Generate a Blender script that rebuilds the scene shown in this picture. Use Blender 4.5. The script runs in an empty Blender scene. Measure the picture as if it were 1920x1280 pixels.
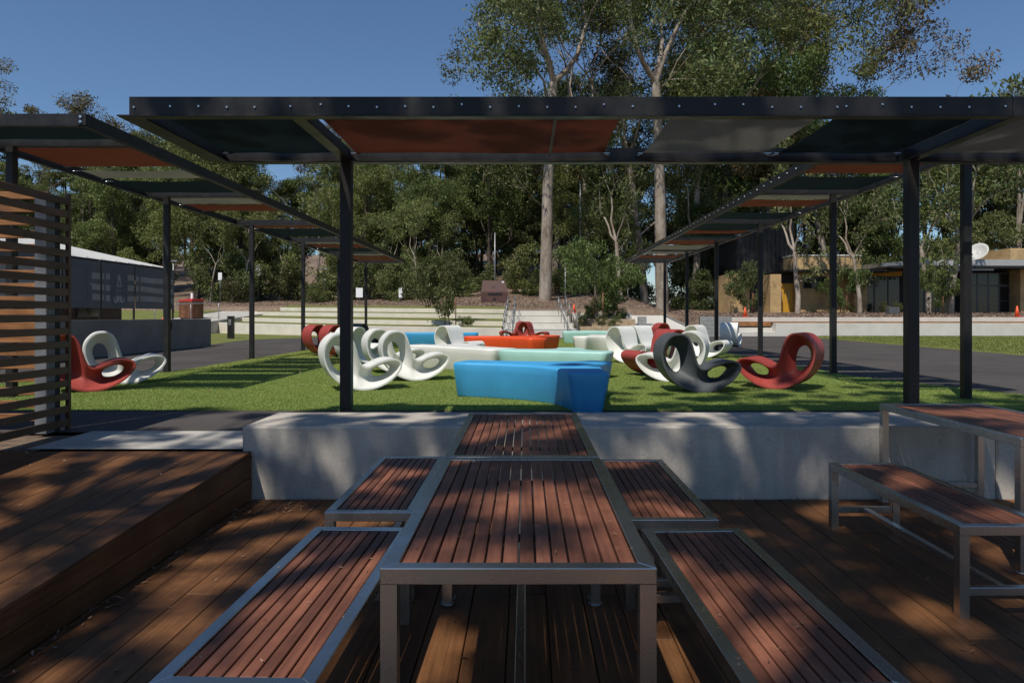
import bpy, bmesh, math, random
import numpy as np
from mathutils import Vector, Matrix, geometry

R = math.radians
scene = bpy.context.scene
C = scene.collection

# ------------------------------------------------------------------ camera, sky, sun, exposure
EYE = 1.086
FPX = 1280.0
cam_d = bpy.data.cameras.new('camera')
cam_d.sensor_width = 36.0
cam_d.lens = 24.0
cam_d.shift_x = -25.0 / 1920
cam_d.shift_y = -50.0 / 1920
cam_d.clip_end = 2000
cam_d.clip_start = 0.05
cam = bpy.data.objects.new('camera', cam_d)
C.objects.link(cam)
cam.location = (0, 0, EYE)
cam.rotation_euler = (R(90), 0, 0)
scene.camera = cam

SUN_TRAVEL = Vector((0.29, 0.59, -1.0)).normalized()
elev = math.asin(-SUN_TRAVEL.z)
azim = math.atan2(-SUN_TRAVEL.x, -SUN_TRAVEL.y)
world = bpy.data.worlds.new('World')
scene.world = world
world.use_nodes = True
wn = world.node_tree
wn.nodes.clear()
sky = wn.nodes.new('ShaderNodeTexSky')
sky.sky_type = 'NISHITA'
sky.sun_disc = False
sky.sun_elevation = elev
sky.sun_rotation = azim % (2 * math.pi)
sky.air_density = 1.1
sky.dust_density = 0.0
sky.ozone_density = 8.0
bg = wn.nodes.new('ShaderNodeBackground')
bg.inputs['Strength'].default_value = 0.105
wo = wn.nodes.new('ShaderNodeOutputWorld')
wn.links.new(sky.outputs[0], bg.inputs[0])
wn.links.new(bg.outputs[0], wo.inputs[0])

sun_d = bpy.data.lights.new('sun', 'SUN')
sun_d.energy = 5.0
sun_d.angle = R(0.53)
sun_d.color = (1.0, 0.94, 0.84)
sun = bpy.data.objects.new('sun', sun_d)
C.objects.link(sun)
sun.rotation_euler = SUN_TRAVEL.to_track_quat('-Z', 'Y').to_euler()
sun.location = (-8, -16, 28)

vs = scene.view_settings
vs.view_transform = 'Standard'
vs.look = 'None'
vs.gamma = 1.0
vs.exposure = -0.17
vs.use_curve_mapping = False

# ------------------------------------------------------------------ materials
def srgb(*c):
    return tuple(((v / 255.0) / 12.92 if v / 255.0 <= 0.04045 else ((v / 255.0 + 0.055) / 1.055) ** 2.4) for v in c)

def newmat(name):
    m = bpy.data.materials.new(name)
    m.use_nodes = True
    nt = m.node_tree
    nt.nodes.clear()
    out = nt.nodes.new('ShaderNodeOutputMaterial')
    b = nt.nodes.new('ShaderNodeBsdfPrincipled')
    nt.links.new(b.outputs[0], out.inputs[0])
    return m, nt, b, out

def N(nt, kind, **kw):
    n = nt.nodes.new(kind)
    for k, v in kw.items():
        if k.startswith('i_'):
            key = k[2:]
            n.inputs[int(key) if key.isdigit() else key.replace('_', ' ')].default_value = v
        else:
            setattr(n, k, v)
    return n

def L(nt, a, b):
    nt.links.new(a, b)

def ramp(nt, fac, stops):
    r = nt.nodes.new('ShaderNodeValToRGB')
    el = r.color_ramp.elements
    el[0].position, el[0].color = stops[0][0], (*stops[0][1], 1) if len(stops[0][1]) == 3 else stops[0][1]
    el[1].position, el[1].color = stops[-1][0], (*stops[-1][1], 1)
    for p, c in stops[1:-1]:
        e = el.new(p)
        e.color = (*c, 1)
    L(nt, fac, r.inputs[0])
    return r

def coords(nt, scale=(1, 1, 1), src='Object', rand=False):
    tc = nt.nodes.new('ShaderNodeTexCoord')
    mp = nt.nodes.new('ShaderNodeMapping')
    mp.inputs['Scale'].default_value = scale
    L(nt, tc.outputs[src], mp.inputs['Vector'])
    if rand:
        oi = nt.nodes.new('ShaderNodeObjectInfo')
        mul = N(nt, 'ShaderNodeMath', operation='MULTIPLY')
        mul.inputs[1].default_value = 91.7
        L(nt, oi.outputs['Random'], mul.inputs[0])
        L(nt, mul.outputs[0], mp.inputs['Location'])
    return mp

def noise(nt, vec, scale, detail=4, rough=0.55):
    n = nt.nodes.new('ShaderNodeTexNoise')
    n.inputs['Scale'].default_value = scale
    n.inputs['Detail'].default_value = detail
    n.inputs['Roughness'].default_value = rough
    L(nt, vec, n.inputs['Vector'])
    return n

def mixc(nt, fac, a, b, mode='MIX'):
    m = nt.nodes.new('ShaderNodeMix')
    m.data_type = 'RGBA'
    m.blend_type = mode
    for sock, v in ((m.inputs[0], fac), (m.inputs[6], a), (m.inputs[7], b)):
        if isinstance(v, (int, float)):
            sock.default_value = v
        elif isinstance(v, tuple):
            sock.default_value = (*v, 1) if len(v) == 3 else v
        else:
            L(nt, v, sock)
    return m.outputs[2]

def bump(nt, h, strength, dist, b):
    bp = nt.nodes.new('ShaderNodeBump')
    bp.inputs['Strength'].default_value = strength
    bp.inputs['Distance'].default_value = dist
    L(nt, h, bp.inputs['Height'])
    L(nt, bp.outputs[0], b.inputs['Normal'])
    return bp

M = {}

def wood(name, dark, light, rough=0.6, grain=1.0, axis='Y', scale=1.0, var=0.25, specks=True):
    m, nt, b, _ = newmat(name)
    s = {'Y': (45, 1.6, 45), 'X': (1.6, 45, 45)}[axis]
    mp = coords(nt, tuple(v * scale for v in s), rand=True)
    n1 = noise(nt, mp.outputs[0], 1.0, 6, 0.65)
    cr = ramp(nt, n1.outputs[0], [(0.3, dark), (0.7, light)])
    oi = nt.nodes.new('ShaderNodeObjectInfo')
    hsv = nt.nodes.new('ShaderNodeHueSaturation')
    mr = N(nt, 'ShaderNodeMapRange')
    mr.inputs[3].default_value = 1 - var
    mr.inputs[4].default_value = 1 + var
    L(nt, oi.outputs['Random'], mr.inputs[0])
    L(nt, mr.outputs[0], hsv.inputs['Value'])
    L(nt, cr.outputs[0], hsv.inputs['Color'])
    mp2 = coords(nt, (1, 1, 1), rand=True)
    n2 = noise(nt, mp2.outputs[0], 2.6, 5, 0.6)
    st = ramp(nt, n2.outputs[0], [(0.38, (0.62, 0.60, 0.58)), (0.62, (1.08, 1.05, 1.0))])
    col = mixc(nt, 1.0, hsv.outputs[0], st.outputs[0], 'MULTIPLY')
    if specks:
        v = N(nt, 'ShaderNodeTexVoronoi')
        v.inputs['Scale'].default_value = 16
        v.inputs['Randomness'].default_value = 1.0
        L(nt, mp2.outputs[0], v.inputs['Vector'])
        sp = ramp(nt, v.outputs['Distance'], [(0.05, (1, 1, 1)), (0.085, (0, 0, 0))])
        n3 = noise(nt, mp2.outputs[0], 4.0, 1)
        gate = ramp(nt, n3.outputs[0], [(0.52, (0, 0, 0)), (0.58, (0.55, 0.55, 0.55))])
        f = mixc(nt, 1.0, sp.outputs[0], gate.outputs[0], 'MULTIPLY')
        col = mixc(nt, f, col, (0.30, 0.25, 0.18))
    L(nt, col, b.inputs['Base Color'])
    rr = ramp(nt, n2.outputs[0], [(0.3, (rough - 0.12,) * 3), (0.7, (rough + 0.12,) * 3)])
    L(nt, rr.outputs[0], b.inputs['Roughness'])
    b.inputs['Specular IOR Level'].default_value = 0.35
    bump(nt, n1.outputs[0], 0.35 * grain, 0.004, b)
    M[name] = m
    return m

wood('deck_wood', (0.100, 0.042, 0.015), (0.200, 0.090, 0.034), 0.62, specks=True, var=0.10)
wood('slat_wood', (0.145, 0.056, 0.034), (0.275, 0.112, 0.068), 0.52, var=0.22)
wood('screen_wood', (0.095, 0.050, 0.028), (0.165, 0.092, 0.052), 0.5, axis='Y', var=0.12, specks=False)
wood('screen_wood_cross', (0.20, 0.085, 0.03), (0.40, 0.19, 0.075), 0.5, axis='X', var=0.12, specks=False)
wood('bin_wood', (0.12, 0.05, 0.025), (0.22, 0.10, 0.05), 0.6, axis='X', var=0.2, specks=False)

def simple(name, col, rough=0.5, metal=0.0, spec=0.5, nz=0.12, nscale=6.0, bumps=0.0, bscale=60, src='Object'):
    m, nt, b, _ = newmat(name)
    mp = coords(nt, (1, 1, 1), src=src)
    n = noise(nt, mp.outputs[0], nscale, 5, 0.6)
    lo = tuple(c * (1 - nz * 1.6) for c in col)
    hi = tuple(min(1, c * (1 + nz * 1.6)) for c in col)
    cr = ramp(nt, n.outputs[0], [(0.3, lo), (0.7, hi)])
    L(nt, cr.outputs[0], b.inputs['Base Color'])
    rr = ramp(nt, n.outputs[0], [(0.3, (max(0.03, rough - 0.08),) * 3), (0.7, (rough + 0.08,) * 3)])
    L(nt, rr.outputs[0], b.inputs['Roughness'])
    b.inputs['Metallic'].default_value = metal
    b.inputs['Specular IOR Level'].default_value = spec
    if bumps:
        n2 = noise(nt, mp.outputs[0], bscale, 3, 0.6)
        bump(nt, n2.outputs[0], bumps, 0.01, b)
    M[name] = m
    return m

simple('charcoal_steel', (0.018, 0.0175, 0.0175), 0.42, spec=0.28, nz=0.2)
simple('galvanised', (0.30, 0.31, 0.32), 0.45, 0.7)
simple('post_grey', (0.15, 0.155, 0.165), 0.5, 0.0)
simple('bolt_steel', (0.55, 0.55, 0.55), 0.3, 1.0)
def clothmat(name, col, trans):
    m, nt, b, out = newmat(name)
    mp = coords(nt)
    n = noise(nt, mp.outputs[0], 1.8, 5, 0.6)
    weave = noise(nt, coords(nt, (400, 60, 60)).outputs[0], 1.0, 2)
    cr = ramp(nt, n.outputs[0], [(0.3, tuple(c * 0.85 for c in col)), (0.7, tuple(c * 1.12 for c in col))])
    L(nt, cr.outputs[0], b.inputs['Base Color'])
    b.inputs['Roughness'].default_value = 0.85
    b.inputs['Specular IOR Level'].default_value = 0.1
    bump(nt, weave.outputs[0], 0.1, 0.002, b)
    tr = nt.nodes.new('ShaderNodeBsdfTranslucent')
    L(nt, cr.outputs[0], tr.inputs['Color'])
    mx = nt.nodes.new('ShaderNodeMixShader')
    mx.inputs[0].default_value = trans
    L(nt, b.outputs[0], mx.inputs[1]); L(nt, tr.outputs[0], mx.inputs[2]); L(nt, mx.outputs[0], out.inputs[0])
    M[name] = m
clothmat('cloth_red', (0.19, 0.055, 0.033), 0.09)
clothmat('cloth_teal', (0.013, 0.027, 0.036), 0.10)
clothmat('cloth_grey', (0.28, 0.265, 0.235), 0.11)
simple('plastic_white', (0.70, 0.70, 0.66), 0.58, nz=0.03, spec=0.4, bumps=0.04, bscale=250)
simple('plastic_red', (0.33, 0.052, 0.042), 0.58, nz=0.06, spec=0.4, bumps=0.04, bscale=250)
simple('plastic_dark', (0.075, 0.082, 0.088), 0.58, nz=0.08, spec=0.4, bumps=0.04, bscale=250)
simple('plastic_blue', (0.058, 0.35, 0.66), 0.5, nz=0.05, nscale=3, bumps=0.05, bscale=120)
simple('plastic_mint', (0.40, 0.66, 0.60), 0.42, nz=0.04, nscale=3, bumps=0.05, bscale=120)
simple('plastic_cream', (0.75, 0.74, 0.69), 0.45, nz=0.04, nscale=3, bumps=0.05, bscale=120)
simple('plastic_orange', (0.78, 0.085, 0.022), 0.42, nz=0.05, nscale=3, bumps=0.05, bscale=120)
simple('cone_orange', (0.75, 0.10, 0.03), 0.5)
simple('paint_white', (0.50, 0.50, 0.48), 0.5, nz=0.04)
simple('roof_metal', (0.36, 0.36, 0.355), 0.45, nz=0.06)
simple('panel_slate', (0.115, 0.12, 0.135), 0.5, nz=0.06, nscale=2)
simple('panel_sun_stripe', (0.31, 0.305, 0.30), 0.5, nz=0.10, nscale=2)  # lighter tone for the sun stripes painted on the mesh panels
simple('panel_mark', (0.10, 0.11, 0.14), 0.5, nz=0.06, nscale=2)
simple('panel_pale', (0.42, 0.43, 0.44), 0.5, nz=0.06, nscale=2)
simple('render_grey', (0.215, 0.195, 0.175), 0.8, nz=0.12, nscale=1.6, bumps=0.1)
simple('corten', (0.080, 0.035, 0.028), 0.7, nz=0.22, nscale=4)
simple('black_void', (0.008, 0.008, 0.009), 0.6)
simple('dark_clad', (0.012, 0.011, 0.011), 0.5, nz=0.2)
simple('yellow_paint', (0.52, 0.27, 0.02), 0.5, nz=0.06)
simple('glass_dark', (0.010, 0.013, 0.015), 0.06, spec=0.6)
simple('alu_frame', (0.10, 0.10, 0.105), 0.4, 0.5)
simple('sign_white', (0.8, 0.8, 0.8), 0.5, nz=0.02)
simple('red_paint', (0.50, 0.03, 0.03), 0.45, nz=0.06)
simple('sandstone', (0.40, 0.30, 0.19), 0.85, nz=0.2, nscale=5, bumps=0.3, bscale=30)
simple('brown_wall', (0.14, 0.085, 0.055), 0.8, nz=0.2, nscale=5)

# stainless steel
m, nt, b, _ = newmat('stainless')
mp = coords(nt, (1, 1, 1), rand=True)
n = noise(nt, mp.outputs[0], 5.0, 6, 0.65)
L(nt, ramp(nt, n.outputs[0], [(0.3, (0.54, 0.51, 0.46)), (0.7, (0.66, 0.64, 0.60))]).outputs[0], b.inputs['Base Color'])
L(nt, ramp(nt, n.outputs[0], [(0.3, (0.32,) * 3), (0.7, (0.24,) * 3)]).outputs[0], b.inputs['Roughness'])
b.inputs['Metallic'].default_value = 1.0
mp2 = coords(nt, (220, 3, 220), rand=True)
n2 = noise(nt, mp2.outputs[0], 1.0, 3)
bump(nt, n2.outputs[0], 0.08, 0.002, b)
M['stainless'] = m

# concrete
def concrete(name, base, stain=0.35, pits=True, streak=True, seams=0.0):
    m, nt, b, _ = newmat(name)
    mp = coords(nt)
    n1 = noise(nt, mp.outputs[0], 1.3, 7, 0.62)
    c1 = ramp(nt, n1.outputs[0], [(0.28, tuple(v * (1 - stain) for v in base)), (0.52, base), (0.75, tuple(min(1, v * (1 + stain * .45)) for v in base))])
    n2 = noise(nt, mp.outputs[0], 42, 5, 0.7)
    c2 = ramp(nt, n2.outputs[0], [(0.25, (0.82, 0.82, 0.83)), (0.75, (1.12, 1.11, 1.09))])
    col = mixc(nt, 1.0, c1.outputs[0], c2.outputs[0], 'MULTIPLY')
    if streak:
        ms = coords(nt, (5.5, 5.5, 0.55))
        n3 = noise(nt, ms.outputs[0], 1.0, 4, 0.6)
        c3 = ramp(nt, n3.outputs[0], [(0.3, (0.80, 0.79, 0.78)), (0.6, (1.03, 1.03, 1.02))])
        col = mixc(nt, 0.8, col, c3.outputs[0], 'MULTIPLY')
    h = n2.outputs[0]
    if pits:
        v = N(nt, 'ShaderNodeTexVoronoi')
        v.inputs['Scale'].default_value = 11
        L(nt, mp.outputs[0], v.inputs['Vector'])
        p = ramp(nt, v.outputs['Distance'], [(0.035, (0.35, 0.34, 0.33)), (0.075, (1, 1, 1))])
        col = mixc(nt, 1.0, col, p.outputs[0], 'MULTIPLY')
        mx = N(nt, 'ShaderNodeMath', operation='MULTIPLY')
        L(nt, p.outputs[0], mx.inputs[0]); L(nt, n2.outputs[0], mx.inputs[1])
        h = mx.outputs[0]
    L(nt, col, b.inputs['Base Color'])
    b.inputs['Roughness'].default_value = 0.82
    b.inputs['Specular IOR Level'].default_value = 0.3
    bump(nt, h, 0.25, 0.004, b)
    M[name] = m
concrete('block_concrete', (0.50, 0.46, 0.405))
concrete('path_concrete', (0.46, 0.44, 0.40), 0.25, pits=False, streak=False)
concrete('wall_concrete', (0.68, 0.63, 0.53), 0.16, pits=False, streak=False)
concrete('pale_concrete', (0.60, 0.575, 0.52), 0.14, pits=False, streak=False)

# asphalt
m, nt, b, _ = newmat('asphalt')
mp = coords(nt)
n1 = noise(nt, mp.outputs[0], 0.5, 6, 0.6)
n2 = noise(nt, mp.outputs[0], 110, 3, 0.7)
c1 = ramp(nt, n1.outputs[0], [(0.3, (0.052, 0.045, 0.042)), (0.7, (0.084, 0.074, 0.069))])
c2 = ramp(nt, n2.outputs[0], [(0.3, (0.6,) * 3), (0.7, (1.45,) * 3)])
L(nt, mixc(nt, 1.0, c1.outputs[0], c2.outputs[0], 'MULTIPLY'), b.inputs['Base Color'])
b.inputs['Roughness'].default_value = 0.85
b.inputs['Specular IOR Level'].default_value = 0.3
bump(nt, n2.outputs[0], 0.5, 0.008, b)
M['asphalt'] = m

def grassmat(name, a, c, e, sc=1.0):
    m, nt, b, _ = newmat(name)
    mp = coords(nt)
    n1 = noise(nt, mp.outputs[0], 1.1 * sc, 5, 0.6)
    n2 = noise(nt, mp.outputs[0], 46 * sc, 4, 0.75)
    c1 = ramp(nt, n1.outputs[0], [(0.3, a), (0.7, c)])
    c2 = ramp(nt, n2.outputs[0], [(0.3, (0.35, 0.35, 0.3)), (0.5, (0.9, 0.9, 0.9)), (0.75, e)])
    L(nt, mixc(nt, 1.0, c1.outputs[0], c2.outputs[0], 'MULTIPLY'), b.inputs['Base Color'])
    b.inputs['Roughness'].default_value = 0.9
    b.inputs['Specular IOR Level'].default_value = 0.15
    bump(nt, n2.outputs[0], 0.9, 0.02, b)
    M[name] = m
grassmat('turf', (0.19, 0.24, 0.05), (0.245, 0.295, 0.07), (1.4, 1.35, 1.3))
grassmat('lawn', (0.145, 0.160, 0.045), (0.200, 0.210, 0.070), (1.5, 1.5, 1.4))

# blade material, random per blade
def leafmat(name, cols, trans=0.25, rough=0.55, objvar=0.25):
    m, nt, b, out = newmat(name)
    g = nt.nodes.new('ShaderNodeNewGeometry')
    cr = ramp(nt, g.outputs['Random Per Island'], [(i / (len(cols) - 1), c) for i, c in enumerate(cols)])
    oi = nt.nodes.new('ShaderNodeObjectInfo')
    hsv = nt.nodes.new('ShaderNodeHueSaturation')
    mr = N(nt, 'ShaderNodeMapRange')
    mr.inputs[3].default_value = 1 - objvar
    mr.inputs[4].default_value = 1 + objvar
    L(nt, oi.outputs['Random'], mr.inputs[0])
    L(nt, mr.outputs[0], hsv.inputs['Value'])
    mr2 = N(nt, 'ShaderNodeMapRange')
    mr2.inputs[3].default_value = 0.485
    mr2.inputs[4].default_value = 0.52
    fr = N(nt, 'ShaderNodeMath', operation='FRACT')
    mu = N(nt, 'ShaderNodeMath', operation='MULTIPLY')
    mu.inputs[1].default_value = 7.31
    L(nt, oi.outputs['Random'], mu.inputs[0]); L(nt, mu.outputs[0], fr.inputs[0]); L(nt, fr.outputs[0], mr2.inputs[0])
    L(nt, mr2.outputs[0], hsv.inputs['Hue'])
    L(nt, cr.outputs[0], hsv.inputs['Color'])
    L(nt, hsv.outputs[0], b.inputs['Base Color'])
    b.inputs['Roughness'].default_value = rough
    b.inputs['Specular IOR Level'].default_value = 0.35
    tr = nt.nodes.new('ShaderNodeBsdfTranslucent')
    L(nt, hsv.outputs[0], tr.inputs['Color'])
    mx = nt.nodes.new('ShaderNodeMixShader')
    mx.inputs[0].default_value = trans
    L(nt, b.outputs[0], mx.inputs[1]); L(nt, tr.outputs[0], mx.inputs[2])
    L(nt, mx.outputs[0], out.inputs[0])
    M[name] = m
leafmat('leaf_gum', [(0.055, 0.073, 0.022), (0.104, 0.134, 0.042), (0.153, 0.184, 0.063), (0.172, 0.153, 0.061)], 0.3)
leafmat('leaf_olive', [(0.068, 0.090, 0.024), (0.128, 0.163, 0.043), (0.188, 0.217, 0.062), (0.210, 0.203, 0.075)], 0.3)
leafmat('leaf_green', [(0.060, 0.090, 0.022), (0.105, 0.145, 0.038), (0.150, 0.185, 0.058)], 0.32)
leafmat('leaf_bronze', [(0.062, 0.062, 0.025), (0.125, 0.106, 0.044), (0.175, 0.106, 0.050)], 0.22)
leafmat('leaf_shrub', [(0.04, 0.05, 0.015), (0.09, 0.10, 0.03), (0.15, 0.15, 0.05)], 0.2)
leafmat('blade_turf', [(0.23, 0.30, 0.065), (0.31, 0.385, 0.10), (0.41, 0.47, 0.16)], 0.42, 0.5, 0.0)
leafmat('blade_lawn', [(0.14, 0.19, 0.04), (0.20, 0.25, 0.06), (0.26, 0.29, 0.09)], 0.3, 0.6, 0.0)
leafmat('dead_leaf', [(0.10, 0.05, 0.025), (0.22, 0.13, 0.07), (0.36, 0.27, 0.17)], 0.05, 0.7, 0.0)
leafmat('mulch_chip', [(0.11, 0.075, 0.05), (0.21, 0.15, 0.105), (0.34, 0.265, 0.20)], 0.0, 0.8, 0.0)

def bark(name, a, c, e):
    m, nt, b, _ = newmat(name)
    mp = coords(nt, (1, 1, 0.35), rand=True)
    n1 = noise(nt, mp.outputs[0], 1.6, 6, 0.65)
    n2 = noise(nt, mp.outputs[0], 9, 5, 0.65)
    c1 = ramp(nt, n1.outputs[0], [(0.32, a), (0.5, c), (0.68, e)])
    c2 = ramp(nt, n2.outputs[0], [(0.3, (0.65, 0.63, 0.6)), (0.7, (1.15, 1.13, 1.1))])
    L(nt, mixc(nt, 1.0, c1.outputs[0], c2.outputs[0], 'MULTIPLY'), b.inputs['Base Color'])
    b.inputs['Roughness'].default_value = 0.85
    bump(nt, n2.outputs[0], 0.5, 0.04, b)
    M[name] = m
bark('bark_pale', (0.13, 0.095, 0.068), (0.29, 0.245, 0.20), (0.40, 0.355, 0.305))
bark('bark_dark', (0.035, 0.028, 0.022), (0.085, 0.065, 0.05), (0.15, 0.12, 0.095))

# forest floor
m, nt, b, _ = newmat('mulch')
mp = coords(nt)
n1 = noise(nt, mp.outputs[0], 0.12, 6, 0.6)
n2 = noise(nt, mp.outputs[0], 5.5, 7, 0.75)
c1 = ramp(nt, n1.outputs[0], [(0.35, (0.155, 0.108, 0.075)), (0.65, (0.24, 0.175, 0.125))])
c2 = ramp(nt, n2.outputs[0], [(0.3, (0.35,) * 3), (0.7, (1.5, 1.45, 1.4))])
L(nt, mixc(nt, 1.0, c1.outputs[0], c2.outputs[0], 'MULTIPLY'), b.inputs['Base Color'])
b.inputs['Roughness'].default_value = 0.9
bump(nt, n2.outputs[0], 0.9, 0.06, b)
M['mulch'] = m

# brick
def brickmat(name, c1, c2, mo, sx, axis_map):
    m, nt, b, _ = newmat(name)
    tc = nt.nodes.new('ShaderNodeTexCoord')
    sep = nt.nodes.new('ShaderNodeSeparateXYZ')
    cmb = nt.nodes.new('ShaderNodeCombineXYZ')
    L(nt, tc.outputs['Object'], sep.inputs[0])
    add = N(nt, 'ShaderNodeMath', operation='ADD')
    L(nt, sep.outputs[0], add.inputs[0]); L(nt, sep.outputs[1], add.inputs[1])
    L(nt, add.outputs[0], cmb.inputs[0]); L(nt, sep.outputs[2], cmb.inputs[1])
    bt = nt.nodes.new('ShaderNodeTexBrick')
    bt.inputs['Color1'].default_value = (*c1, 1)
    bt.inputs['Color2'].default_value = (*c2, 1)
    bt.inputs['Mortar'].default_value = (*mo, 1)
    bt.inputs['Scale'].default_value = 1.0
    bt.inputs['Brick Width'].default_value = sx[0]
    bt.inputs['Row Height'].default_value = sx[1]
    bt.inputs['Mortar Size'].default_value = sx[2]
    L(nt, cmb.outputs[0], bt.inputs['Vector'])
    n1 = noise(nt, tc.outputs['Object'], 1.2, 5)
    c = ramp(nt, n1.outputs[0], [(0.3, (0.75,) * 3), (0.7, (1.15,) * 3)])
    L(nt, mixc(nt, 1.0, bt.outputs[0], c.outputs[0], 'MULTIPLY'), b.inputs['Base Color'])
    b.inputs['Roughness'].default_value = 0.85
    bump(nt, bt.outputs[1], -0.4, 0.01, b)
    M[name] = m
brickmat('brick_sand', (0.54, 0.36, 0.155), (0.43, 0.275, 0.12), (0.36, 0.29, 0.19), (0.24, 0.086, 0.008), None)
# ------------------------------------------------------------------ mesh helpers
def tag(o, label=None, cat=None, group=None, kind=None):
    if label: o['label'] = label
    if cat: o['category'] = cat
    if group: o['group'] = group
    if kind: o['kind'] = kind
    return o

def empty(name, loc=(0, 0, 0), rz=0.0):
    o = bpy.data.objects.new(name, None)
    o.empty_display_size = 0.2
    C.objects.link(o)
    o.location = loc
    o.rotation_euler = (0, 0, rz)
    return o

def npmesh(name, verts, faces, smooth=False):
    """verts (n,3) array, faces (m,k) array"""
    verts = np.asarray(verts, dtype=np.float32)
    faces = np.asarray(faces, dtype=np.int32)
    k = faces.shape[1]
    me = bpy.data.meshes.new(name)
    me.vertices.add(len(verts))
    me.vertices.foreach_set('co', verts.ravel())
    me.loops.add(faces.size)
    me.loops.foreach_set('vertex_index', faces.ravel())
    me.polygons.add(len(faces))
    me.polygons.foreach_set('loop_start', np.arange(0, faces.size, k, dtype=np.int32))
    me.polygons.foreach_set('loop_total', np.full(len(faces), k, dtype=np.int32))
    if smooth:
        me.polygons.foreach_set('use_smooth', np.ones(len(faces), dtype=bool))
    me.update()
    me.validate()
    return me

class MB:
    def __init__(self):
        self.v = []
        self.f = []
        self.sm = []

    def add(self, vs, fs, smooth=False):
        o = len(self.v)
        self.v += [tuple(p) for p in vs]
        for f in fs:
            self.f.append(tuple(i + o for i in f))
            self.sm.append(smooth)
        return self

    def box(self, x0, x1, y0, y1, z0, z1, bev=0.0):
        if bev <= 0:
            vs = [(x, y, z) for z in (z0, z1) for y in (y0, y1) for x in (x0, x1)]
            fs = [(0, 2, 3, 1), (4, 5, 7, 6), (0, 1, 5, 4), (2, 6, 7, 3), (0, 4, 6, 2), (1, 3, 7, 5)]
            return self.add(vs, fs)
        b = bev
        bm = bmesh.new()
        bmesh.ops.create_cube(bm, size=1)
        for v in bm.verts:
            v.co = Vector(((x0 + x1) / 2 + v.co.x * (x1 - x0), (y0 + y1) / 2 + v.co.y * (y1 - y0), (z0 + z1) / 2 + v.co.z * (z1 - z0)))
        bmesh.ops.bevel(bm, geom=list(bm.edges), offset=b, segments=1, affect='EDGES', profile=0.5)
        bm.verts.index_update()
        self.add([v.co[:] for v in bm.verts], [[v.index for v in f.verts] for f in bm.faces])
        bm.free()
        return self

    def tube(self, pts, rads, n=8, cap=True, smooth=True):
        pts = [Vector(p) for p in pts]
        if not hasattr(rads, '__len__'):
            rads = [rads] * len(pts)
        vs = []
        up = Vector((0.123, 0.456, 0.88)).normalized()
        for i, p in enumerate(pts):
            if i == 0: d = pts[1] - pts[0]
            elif i == len(pts) - 1: d = pts[-1] - pts[-2]
            else: d = pts[i + 1] - pts[i - 1]
            d.normalize()
            a = d.cross(up)
            if a.length < 0.05: a = d.cross(Vector((1, 0, 0)))
            a.normalize()
            c = d.cross(a)
            for k in range(n):
                t = 2 * math.pi * k / n
                vs.append(p + (a * math.cos(t) + c * math.sin(t)) * rads[i])
        fs = []
        for i in range(len(pts) - 1):
            for k in range(n):
                k2 = (k + 1) % n
                fs.append((i * n + k, i * n + k2, (i + 1) * n + k2, (i + 1) * n + k))
        self.add(vs, fs, smooth)
        if cap:
            o = len(self.v) - len(vs)
            self.f.append(tuple(o + k for k in range(n - 1, -1, -1))); self.sm.append(False)
            e = o + (len(pts) - 1) * n
            self.f.append(tuple(e + k for k in range(n))); self.sm.append(False)
        return self

    def prism(self, poly, z0, z1):
        """vertical prism from ccw xy polygon; z can be callables"""
        n = len(poly)
        f0 = z0 if callable(z0) else (lambda x, y: z0)
        f1 = z1 if callable(z1) else (lambda x, y: z1)
        vs = [(x, y, f0(x, y)) for x, y in poly] + [(x, y, f1(x, y)) for x, y in poly]
        fs = [tuple(range(n - 1, -1, -1)), tuple(range(n, 2 * n))]
        for i in range(n):
            j = (i + 1) % n
            fs.append((i, j, n + j, n + i))
        return self.add(vs, fs)

    def mesh(self, name):
        me = bpy.data.meshes.new(name)
        me.from_pydata(self.v, [], self.f)
        me.polygons.foreach_set('use_smooth', self.sm)
        me.update()
        return me

    def build(self, name, mat, parent=None, loc=(0, 0, 0)):
        me = self.mesh(name)
        me.materials.append(M[mat])
        o = bpy.data.objects.new(name, me)
        C.objects.link(o)
        o.location = loc
        if parent is not None:
            o.parent = parent
        return o

def link(name, me, parent=None, loc=(0, 0, 0), rz=0.0, scale=None):
    o = bpy.data.objects.new(name, me)
    C.objects.link(o)
    o.location = loc
    o.rotation_euler = (0, 0, rz)
    if scale: o.scale = scale
    if parent is not None: o.parent = parent
    return o

def copy_tree(o, parent=None):
    c = o.copy()
    C.objects.link(c)
    if parent is not None:
        c.parent = parent
    for ch in list(o.children):
        copy_tree(ch, c)
    return c

def PX(px, d):          # lateral metres for a sight line at a given depth
    return (px - 985.0) * d / FPX

def sheet(name, poly, z, mat, kind='structure', label=None, div=None):
    f = z if callable(z) else (lambda x, y: z)
    me = bpy.data.meshes.new(name)
    me.from_pydata([(x, y, f(x, y)) for x, y in poly], [], [tuple(range(len(poly)))])
    me.materials.append(M[mat])
    o = bpy.data.objects.new(name, me)
    C.objects.link(o)
    if kind: o['kind'] = kind
    return o

# ------------------------------------------------------------------ terrain
def lerp_prof(y, prof):
    if y <= prof[0][0]: return prof[0][1]
    for (a, za), (b_, zb) in zip(prof, prof[1:]):
        if y <= b_:
            return za + (zb - za) * (y - a) / (b_ - a)
    return prof[-1][1]

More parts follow.
